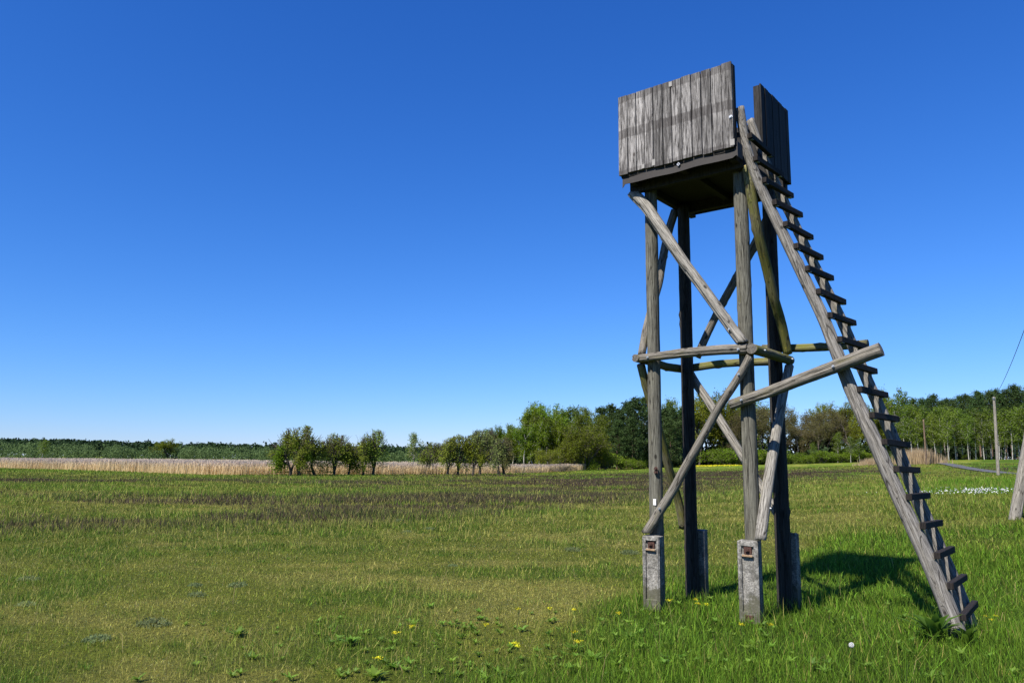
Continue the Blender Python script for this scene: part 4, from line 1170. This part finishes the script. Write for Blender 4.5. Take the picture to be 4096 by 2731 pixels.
# ------------------------------------------------------------------ path, poles and cable at the right
def path():
    P = [at(px * K, py * K, d) for px, py, d in ((2060, 1072, 150), (2104, 1074, 118), (2150, 1077.5, 98), (2204, 1081.5, 85), (2299, 1087.5, 74), (2340, 1091, 68), (2420, 1099, 58), (2560, 1115, 46))]
    P = np.array(P); s = np.linspace(0, len(P) - 1, 60)
    Q = np.stack([np.interp(s, np.arange(len(P)), P[:, i]) for i in range(2)], 1)
    for _ in range(3): Q[1:-1] = .25 * Q[:-2] + .5 * Q[1:-1] + .25 * Q[2:]
    d = np.gradient(Q, axis=0); d /= np.linalg.norm(d, axis=1, keepdims=True); nr = np.stack([-d[:, 1], d[:, 0]], 1)
    V = []; F = []
    for k in range(60):
        for t in (-0.7, -0.35, 0, 0.35, 0.7):
            q = Q[k] + nr[k] * t; V.append((q[0], q[1], g1(q[0], q[1]) + 0.07 + 0.03 * (1 - (t / 0.7) ** 2)))
    for k in range(59):
        for i in range(4): F.append((k * 5 + i, k * 5 + i + 1, (k + 1) * 5 + i + 1, (k + 1) * 5 + i))
    o = mk('path', V, F, M['asphalt'], smooth=True); tag(o, kind='structure')
path()
def pole(name, base, top, r0, r1, mat, label, seed, parent=None):
    b = np.array(base); t = np.array(top)
    root = parent or empty(name, tuple(b))
    if parent is None: tag(root, label, 'pole')
    o = log('pole', [tuple(np.array([0, 0, -0.3])), tuple((t - b) * 0.5), tuple(t - b)], r0, r1, mat, root, seed=seed, nseg=14, step=0.25, lump=0.02, knots=0)
    return root
b = at(2293 * K, 1092 * K, 65); b[2] = g1(b[0], b[1]); tp = at(2283 * K, 911 * K, 65)
pl = pole('utility_pole', b, tp, 0.135, 0.10, M['pole'], 'grey wooden pole standing beside the asphalt path', 71)
bolt(pl, (0.1, -0.1, tp[2] - b[2] - 0.15), (0, -1, 0), 0.06, 0.05)
pole_top = tp.copy()
b = at(2128 * K, 1065.5 * K, 92); b[2] = g1(b[0], b[1]); tp = at(2121 * K, 963 * K, 92)
pole('utility_pole', b, tp, 0.115, 0.085, M['pole_brown'], 'thin brown wooden pole beside the pale reed clump', 72)
# braced pole just outside the frame; its leaning strut shows
b = at(2322 * K, 1187 * K, 17.8); b[2] = g1(b[0], b[1])
root = empty('braced_pole', tuple(b)); tag(root, 'stout grey pole strut leaning out of the tall grass', 'pole')
lean = math.tan(math.radians(16.5))
log('strut', [(0, 0, -0.3), (lean * 3.2, 0, 3.2), (lean * 6.4, 0.0, 6.4)], 0.125, 0.10, M['pole'], root, seed=73, nseg=16, step=0.2, lump=0.02, knots=0)
xb = lean * 6.4 + 0.18
zb = g1(b[0] + xb, b[1]) - b[2]
log('pole', [(xb, 0, zb - 0.3), (xb, 0, 4), (xb, 0, 7.8)], 0.14, 0.11, M['pole'], root, seed=74, nseg=16, step=0.25, lump=0.02, knots=0)
c0 = np.array([b[0] + xb, b[1] - 0.0, b[2] + 7.6]); c1 = np.array([pole_top[0], pole_top[1], pole_top[2] - 0.1])
W = Wood(); t = np.linspace(0, 1, 24)[:, None]
Pc = c0 + (c1 - c0) * t + np.array([0, 0, -1.0]) * (4 * t * (1 - t)) * 0.5
W.tube(Pc, np.full(24, 0.014), 5); V, F = W.arrays()
o = mk('overhead_cable', V - c0, F, M['wire'], smooth=True); o.location = tuple(c0); tag(o, 'thin dark overhead cable running down to the grey pole by the path', 'cable')

# ------------------------------------------------------------------ grass
def blades(n, ymin, ymax, mode, r):
    """positions spread so that the count per picture area stays even"""
    # y with density falling off as y^-0.7 in area terms
    u_ = r.uniform(0, 1, n)
    e = 0.45
    y = (ymin ** e + u_ * (ymax ** e - ymin ** e)) ** (1 / e)
    x = r.uniform(-1, 1, n) * (0.72 * y + 2.0)
    return x, y

def grass():
    r = np.random.default_rng(21)
    VV = []; FF = []; CC = []; nv = 0
    def emit(x, y, h, w, lean, c, segs, curl=0.5, tipc=1.25):
        nonlocal nv
        n = len(x); z = gz(x, y)
        a = r.uniform(0, 2 * np.pi, n); b = r.uniform(0, 2 * np.pi, n)
        wx, wy = np.cos(a) * w * .5, np.sin(a) * w * .5
        lx, ly = np.cos(b) * lean * h, np.sin(b) * lean * h
        base = np.stack([x, y, z - 0.01], 1); W_ = np.stack([wx, wy, 0 * wx], 1); Lv = np.stack([lx, ly, 0 * lx], 1)
        up = np.stack([0 * h, 0 * h, h], 1)
        if segs == 1:
            V = np.stack([base - W_, base + W_, base + up * np.sqrt(np.maximum(0.15, 1 - lean[:, None] ** 2 * 0.6)) + Lv], 1)
            F = np.arange(3 * n).reshape(n, 3)
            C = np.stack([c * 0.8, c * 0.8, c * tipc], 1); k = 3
        else:
            m = base + up * 0.6 + Lv * 0.35
            t = base + up * (1 - 0.45 * lean[:, None]) + Lv
            V = np.stack([base - W_, base + W_, m + W_ * .8, m - W_ * .8, t], 1)
            i = np.arange(n)[:, None] * 5
            F = np.concatenate([i + [[0, 1, 2]], i + [[0, 2, 3]], i + [[3, 2, 4]]]); k = 5
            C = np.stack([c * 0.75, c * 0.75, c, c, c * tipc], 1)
        VV.append(V.reshape(-1, 3)); FF.append(F + nv); CC.append(C.reshape(-1, 3)); nv += n * k
    def colour(x, y, s=0.40):
        c = meadow_col(x, y)
        n = len(x)
        c = c * r.lognormal(0, s, (n, 1)) * (1 + r.normal(0, 0.07, (n, 3)))
        return np.clip(c, 0.004, 0.6)
    # 1 short turf everywhere near
    n = 560000
    x, y = blades(n, 3.6, 70, 0, r)
    lush, sor, fr_, gr, straw = zones(x, y)
    h = (0.022 + 0.055 * r.uniform(0, 1, n) ** 2.2) * (1 + 1.0 * gr + 0.9 * fr_ + 1.3 * lush) * np.clip(y / 14, 1, 1.6)
    w = 0.0055 * np.clip(y / 7, 0.8, 9) * (1 + 0.2 * lush)
    c = colour(x, y)
    dry = r.uniform(0, 1, n) < (0.20 * (1 - lush) + 0.05)
    c[dry] = np.array(STRAW) * r.lognormal(0, 0.25, (dry.sum(), 1)) * 0.95
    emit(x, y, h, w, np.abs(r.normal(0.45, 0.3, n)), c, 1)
    # 1b fine speckle of moss, seed heads and dead leaf between the blades
    n = 500000
    x, y = blades(n, 3.6, 24, 0, r)
    lush, sor, fr_, gr, straw = zones(x, y)
    k = r.uniform(0, 1, n) < 1 - 0.8 * lush
    x, y, gr, straw = x[k], y[k], gr[k], straw[k]; n = len(x)
    c = colour(x, y, 0.5)
    t_ = r.uniform(0, 1, n)
    sd = t_ < 0.10 + 0.18 * straw; c[sd] = np.array([0.34, 0.30, 0.12]) * r.lognormal(0, 0.3, (sd.sum(), 1))
    dk = t_ > 0.78 - 0.12 * gr; c[dk] = np.array([0.045, 0.070, 0.012]) * r.lognormal(0, 0.3, (dk.sum(), 1))
    emit(x, y, r.uniform(0.014, 0.042, n), 0.0075 * np.clip(y / 7, 0.85, 3), np.abs(r.normal(0.9, 0.5, n)), np.clip(c, .004, .6), 1)
    # 2 lush long grass round the tower and ladder
    n = 360000
    x, y = blades(n, 3.6, 34, 0, r)
    lush = zones(x, y)[0]
    k = r.uniform(0, 1, n) < lush * np.where(y < 15, 1, 0.75)
    x, y = x[k], y[k]; n = len(x)
    hn = fbm(x / 1.4, y / 1.4, 201)
    h = (0.04 + 0.11 * r.uniform(0, 1, n)) * (0.35 + 1.2 * sstep(0.35, 0.7, hn))
    c = colour(x, y, 0.5)
    blu = sstep(0.5, 0.7, fbm(x / 2, y / 2, 301))[:, None]
    c = c * (1 - blu * 0.25) + np.array([[0.045, 0.13, 0.02]]) * blu * 0.25
    yel = r.uniform(0, 1, n) < 0.12
    c[yel] = np.array([0.17, 0.23, 0.03]) * r.lognormal(0, 0.2, (yel.sum(), 1))
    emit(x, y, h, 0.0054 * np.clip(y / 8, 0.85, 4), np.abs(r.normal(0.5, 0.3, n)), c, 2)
    # 3 green tufts in the mossy turf
    nt_ = 2600
    tx, ty_ = blades(nt_, 4.5, 45, 0, r)
    lu, so, f2, g2, st_ = zones(tx, ty_)
    k = r.uniform(0, 1, nt_) < (0.25 + 0.75 * np.maximum(g2, f2)) * (1 - 0.8 * lu); tx, ty_ = tx[k], ty_[k]
    m = 26
    rad = r.uniform(0.04, 0.16, len(tx))
    x = np.repeat(tx, m) + r.normal(0, 1, len(tx) * m) * np.repeat(rad, m); y = np.repeat(ty_, m) + r.normal(0, 1, len(tx) * m) * np.repeat(rad, m)
    n = len(x)
    c = np.array([0.070, 0.140, 0.014]) * r.lognormal(0, 0.34, (n, 1)) * (1 + r.normal(0, .06, (n, 3)))
    emit(x, y, r.uniform(0.035, 0.085, n), 0.0055 * np.clip(y / 8, .85, 5), np.abs(r.normal(0.45, 0.25, n)), np.clip(c, .004, .6), 2)
    # 4 far turf: broad leaves of colour that break up the sheet
    n = 130000
    x, y = blades(n, 35, 150, 0, r)
    f2 = zones(x, y)[2]
    c = colour(x, y, 0.36)
    emit(x, y, r.uniform(0.06, 0.16, n) * (1 + 0.5 * f2), 0.0011 * y * r.uniform(.7, 1.3, n), np.abs(r.normal(0.4, 0.3, n)), c, 1)
    # 5 straw stems
    n = 800
    x, y = blades(n, 4.5, 22, 0, r)
    c = np.array([0.26, 0.21, 0.09]) * r.lognormal(0, 0.25, (n, 1))
    emit(x, y, r.uniform(0.12, 0.34, n), 0.004 * np.clip(y / 8, .9, 3), r.uniform(0.2, 1.1, n), np.clip(c, 0, .6), 2)
    V = np.concatenate(VV); F = np.concatenate(FF); C = np.concatenate(CC)
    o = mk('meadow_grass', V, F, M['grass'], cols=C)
    tag(o, 'short mossy meadow grass with lusher green around the tower', 'grass', kind='stuff')
    # sorrel: dark reddish stalks in bands
    VV.clear(); FF.clear(); CC.clear(); nv = 0
    n = 260000
    x, y = blades(n, 13, 105, 0, r)
    so = zones(x, y)[1]
    k = r.uniform(0, 1, n) < so * 0.9; x, y = x[k], y[k]; n = len(x)
    c = np.array(SORREL) * r.lognormal(0, 0.35, (n, 1)) * np.array([1, 1, 1.0])
    emit(x, y, r.uniform(0.10, 0.24, n), 0.0011 * y * r.uniform(0.6, 1.2, n), np.abs(r.normal(0.25, 0.2, n)), np.clip(c, .003, .5), 1, tipc=1.35)
    o = mk('sorrel', np.concatenate(VV), np.concatenate(FF), M['grass'], cols=np.concatenate(CC))
    tag(o, 'dark reddish-brown sorrel growing in bands across the meadow', 'sorrel', kind='stuff')
grass()

# ------------------------------------------------------------------ weeds and flowers
def broad_leaf(L, w, rise, az, r, cup=0.25):
    """one bent lance-shaped leaf from the origin"""
    t = np.array([0, 0.3, 0.65, 1.0]); wd = np.array([0.25, 1.0, 0.85, 0.05]) * w / 2
    el = rise * (1 - 0.9 * t)
    rr = np.concatenate([[0], np.cumsum(np.cos(el[:-1]) * np.diff(t))]) * L; zz = np.concatenate([[0], np.cumsum(np.sin(el[:-1]) * np.diff(t))]) * L
    V = []
    for i in range(4):
        for s in (-1, 0, 1):
            x, y, z = rr[i], s * wd[i], zz[i] + abs(s) * wd[i] * cup
            V.append((x * math.cos(az) - y * math.sin(az), x * math.sin(az) + y * math.cos(az), z + 0.01))
    F = [(i * 3 + j, i * 3 + j + 1, i * 3 + j + 4, i * 3 + j + 3) for i in range(3) for j in (0, 1)]
    return V, F
def leafy(seed, n, L, w, rise):
    r = np.random.default_rng(seed); parts = []
    for i in range(n):
        parts.append(broad_leaf(L * r.uniform(0.6, 1.15), w * r.uniform(0.7, 1.1), r.uniform(*rise), i * 2.4 + r.normal(0, .3), r))
    return join(parts)
def shared(name, arrs, mat): 
    out = []
    for V, F in arrs: out.append(mk(name, V, F, mat, link=False, smooth=True).data)
    return out
ros = shared('leaf_rosette', [leafy(600 + i, 8 + i, 0.10, 0.032, (0.5, 1.25)) for i in range(4)], M['l_weed'])
wr = np.random.default_rng(31)
cnt = 0
while cnt < 270:
    px, py = wr.uniform(300, 2352), wr.uniform(1375, 1575)
    dens = np.exp(-((px - 1000 - (1568 - py) * 1.0) / 420) ** 2) * sstep(1370, 1450, py) + 0.3 * (px > 1300)
    if wr.uniform() > dens: continue
    g = ground_at(px * K, py * K)
    o = bpy.data.objects.new('leaf_rosette', ros[cnt % 4]); col.objects.link(o)
    s = wr.uniform(0.35, 0.85); o.location = (g[0], g[1], g[2] + 0.05 * float(zones(np.array([g[0]]), np.array([g[1]]))[0][0])); o.rotation_euler = (wr.normal(0, .1), wr.normal(0, .1), wr.uniform(0, 6.28)); o.scale = (s, s, s)
    tag(o, 'small rosette of broad bright green leaves in the turf', 'weed', 'leaf rosettes in the turf'); cnt += 1
# bigger clumps
clump = shared('leafy_clump', [leafy(640 + i, 26, 0.16, 0.045, (0.6, 1.4)) for i in range(2)], M['l_weed'])
for k, (px, py) in enumerate(((545, 1462), (805, 1482), (1320, 1500), (1360, 1520), (860, 1560))):
    o = bpy.data.objects.new('leafy_clump', clump[k % 2]); col.objects.link(o); o.location = tuple(ground_at(px * K, py * K)); o.rotation_euler = (0, 0, k * 1.7)
    o.scale = (0.9, 0.9, 0.6); tag(o, 'dense clump of broad green weed leaves in the open turf', 'weed', 'dense leafy clumps')
V, F = leafy(660, 20, 0.34, 0.08, (0.55, 1.3))
g = ground_at(2160 * K, 1452 * K); tw = np.array(tower.matrix_basis @ Vector(UX(-1.74, -0.10, 0)))
o = mk('dock_plant', V, F, M['l_dock'], smooth=True); o.location = (tw[0] - 0.10, tw[1] - 0.12, g1(tw[0], tw[1])); tag(o, 'dock plant with upright broad leaves at the foot of the ladder', 'dock')
V, F = leafy(661, 18, 0.24, 0.055, (0.6, 1.4))
o = mk('dock_plant', V, F, M['l_dock'], smooth=True); p = tower.matrix_basis @ Vector(UX(-1.98, -0.22, 0)); o.location = (p[0], p[1], g1(p[0], p[1])); tag(o, 'low dock plant sprawling in front of the ladder foot', 'dock')

def cushion(seed, w, h, n):
    r = np.random.default_rng(seed)
    u = rand_unit(n, r); u[:, 2] = np.abs(u[:, 2]); P = u * np.array([w / 2, w / 2, h]) * r.uniform(0.5, 1, (n, 1))
    P[:, 2] = np.maximum(P[:, 2], 0.01)
    return leaf_arrays(P, 0.035, r, 0.6, 0.25)
cus = []
for i in range(3):
    V, F = cushion(700 + i, 0.36, 0.07, 420); cus.append(mk('silver_cushion', V, F, M['l_silver'], link=False).data)
for k, (px, py, s) in enumerate(((352, 1436, 1.1), (545, 1346, .9), (452, 1368, .8), (222, 1470, .8), (448, 1346, .7), (66, 1332, .9), (917, 1197, 1.1), (985, 1216, 1.0), (935, 1222, .8), (1315, 1265, 1.2), (1445, 1272, 1.2), (1150, 1175, .8), (60, 1390, .7), (1040, 1300, .6))):
    o = bpy.data.objects.new('silver_cushion', cus[k % 3]); col.objects.link(o); o.location = tuple(ground_at(px * K, py * K)); o.rotation_euler = (0, 0, k * 1.3); o.scale = (s, s * .8, s)
    tag(o, 'low grey-green cushion plant in the mossy turf', 'cushion plant', 'grey-green cushion plants')
def umbel(seed):
    r = np.random.default_rng(seed); W = Wood(); h = 0.16
    W.tube(np.array([[0, 0, -.02], [0.005, 0, h * .5], [0.0, 0.004, h]]), [0.003, 0.0025, 0.002], 4)
    for i in range(5):
        e = r.normal(0, .022, 2); W.tube(np.array([[0, 0, h * .7], [e[0], e[1], h + .01]]), [0.0018, 0.0015], 3)
    P = np.stack([r.normal(0, .020, 46), r.normal(0, .020, 46), h + r.normal(.012, .006, 46)], 1)
    return W.arrays(), leaf_arrays(P, 0.013, r, 1.2, 0.9)
um = []
for i in range(3):
    (a, b_), (c_, d_) = umbel(720 + i); um.append((mk('stem', a, b_, M['l_stem'], link=False).data, mk('flower_head', c_, d_, M['l_yellow'], link=False).data))
fl = [(1200 + x / 1.68, 1850 + y / 1.68 + 14) for x, y in ((640, 1232), (750, 1185), (1245, 1170), (1440, 1310), (1460, 1330), (1845, 1225), (1870, 1295), (2145, 1085), (1675, 1050), (520, 1420), (1840, 1060), (1465, 1055))]
fl += [(2500 + x / 2.8, 2000 + y / 2.8 + 12) for x, y in ((500, 1235), (800, 1225), (910, 1285), (820, 1280), (1310, 1535), (1640, 1535))]
fl += [(3500 + x / 2.614, 2000 + y / 2.614 + 14) for x, y in ((1165, 1280), (1270, 1275), (1225, 1325))]
for k, (px, py) in enumerate(fl):
    t = empty('yellow_flower', tuple(ground_at(px, py)), k * 1.1); t.scale = (0.6 if k > 17 else 0.85,) * 3
    tag(t, 'small yellow-flowered herb in the green grass', 'flower', 'yellow flowers in the grass')
    for nm, me in zip(('stem', 'flower_head'), um[k % 3]):
        o = bpy.data.objects.new(nm, me); col.objects.link(o); o.parent = t
# dandelion clock
r = np.random.default_rng(8)
g = ground_at(3410, 2655); t = empty('dandelion_clock', tuple(g)); tag(t, 'single white dandelion seed head standing in the grass', 'dandelion')
W = Wood(); W.tube(np.array([[0, 0, -.02], [0.004, 0, .07], [0, 0, .135]]), [0.003, .003, .0025], 5); V, F = W.arrays(); mk('stem', V, F, M['l_stem'], t)
P = np.array([0, 0, .15]) + rand_unit(420, r) * 0.018; V, F = leaf_arrays(P, 0.009, r, 0, 0.6); mk('seed_head', V, F, M['fluff'], t)
# daisies and far yellow flowers: too many to count
def specks(name, n, fx, mat, size, label, cat, seed, h):
    r = np.random.default_rng(seed); x, y = fx(r, n); z = gz(x, y) + h * r.uniform(.6, 1.2, n)
    P = np.stack([x, y, z], 1); V, F = leaf_arrays(P, size, r, 0.0, 0.9)
    o = mk(name, V, F, mat); tag(o, label, cat, kind='stuff')
c1 = ground_at(2235 * K, 1140 * K); c2 = ground_at(2155 * K, 1146 * K)
def dz(r, n):
    k = r.uniform(0, 1, n) < 0.72
    x = np.where(k, c1[0] + r.normal(0, .55, n), c2[0] + r.normal(0, .8, n)); y = np.where(k, c1[1] + r.normal(0, 1.0, n), c2[1] + r.normal(0, .5, n))
    q = fbm(x / .5, y / .8, 401); kk = q > 0.45
    return np.where(kk, x, c1[0] + r.normal(0, .35, n)), np.where(kk, y, c1[1] - .6 + r.normal(0, .35, n))
specks('daisy_patch', 360, dz, M['l_white'], 0.042, 'patch of white daisies in the grass near the leaning strut', 'daisies', 41, 0.24)
ya = at(1600 * K, 1073 * K, 180); yb = at(1700 * K, 1073 * K, 185)
def dy(r, n):
    t = r.uniform(0, 1, n); return ya[0] - 4 + (yb[0] - ya[0] + 4) * t, 186 + r.normal(0, 4, n)
specks('yellow_flower_strip', 1800, dy, M['l_yellow'], 0.22, 'strip of yellow flowers before the far wood', 'flowers', 42, 0.25)
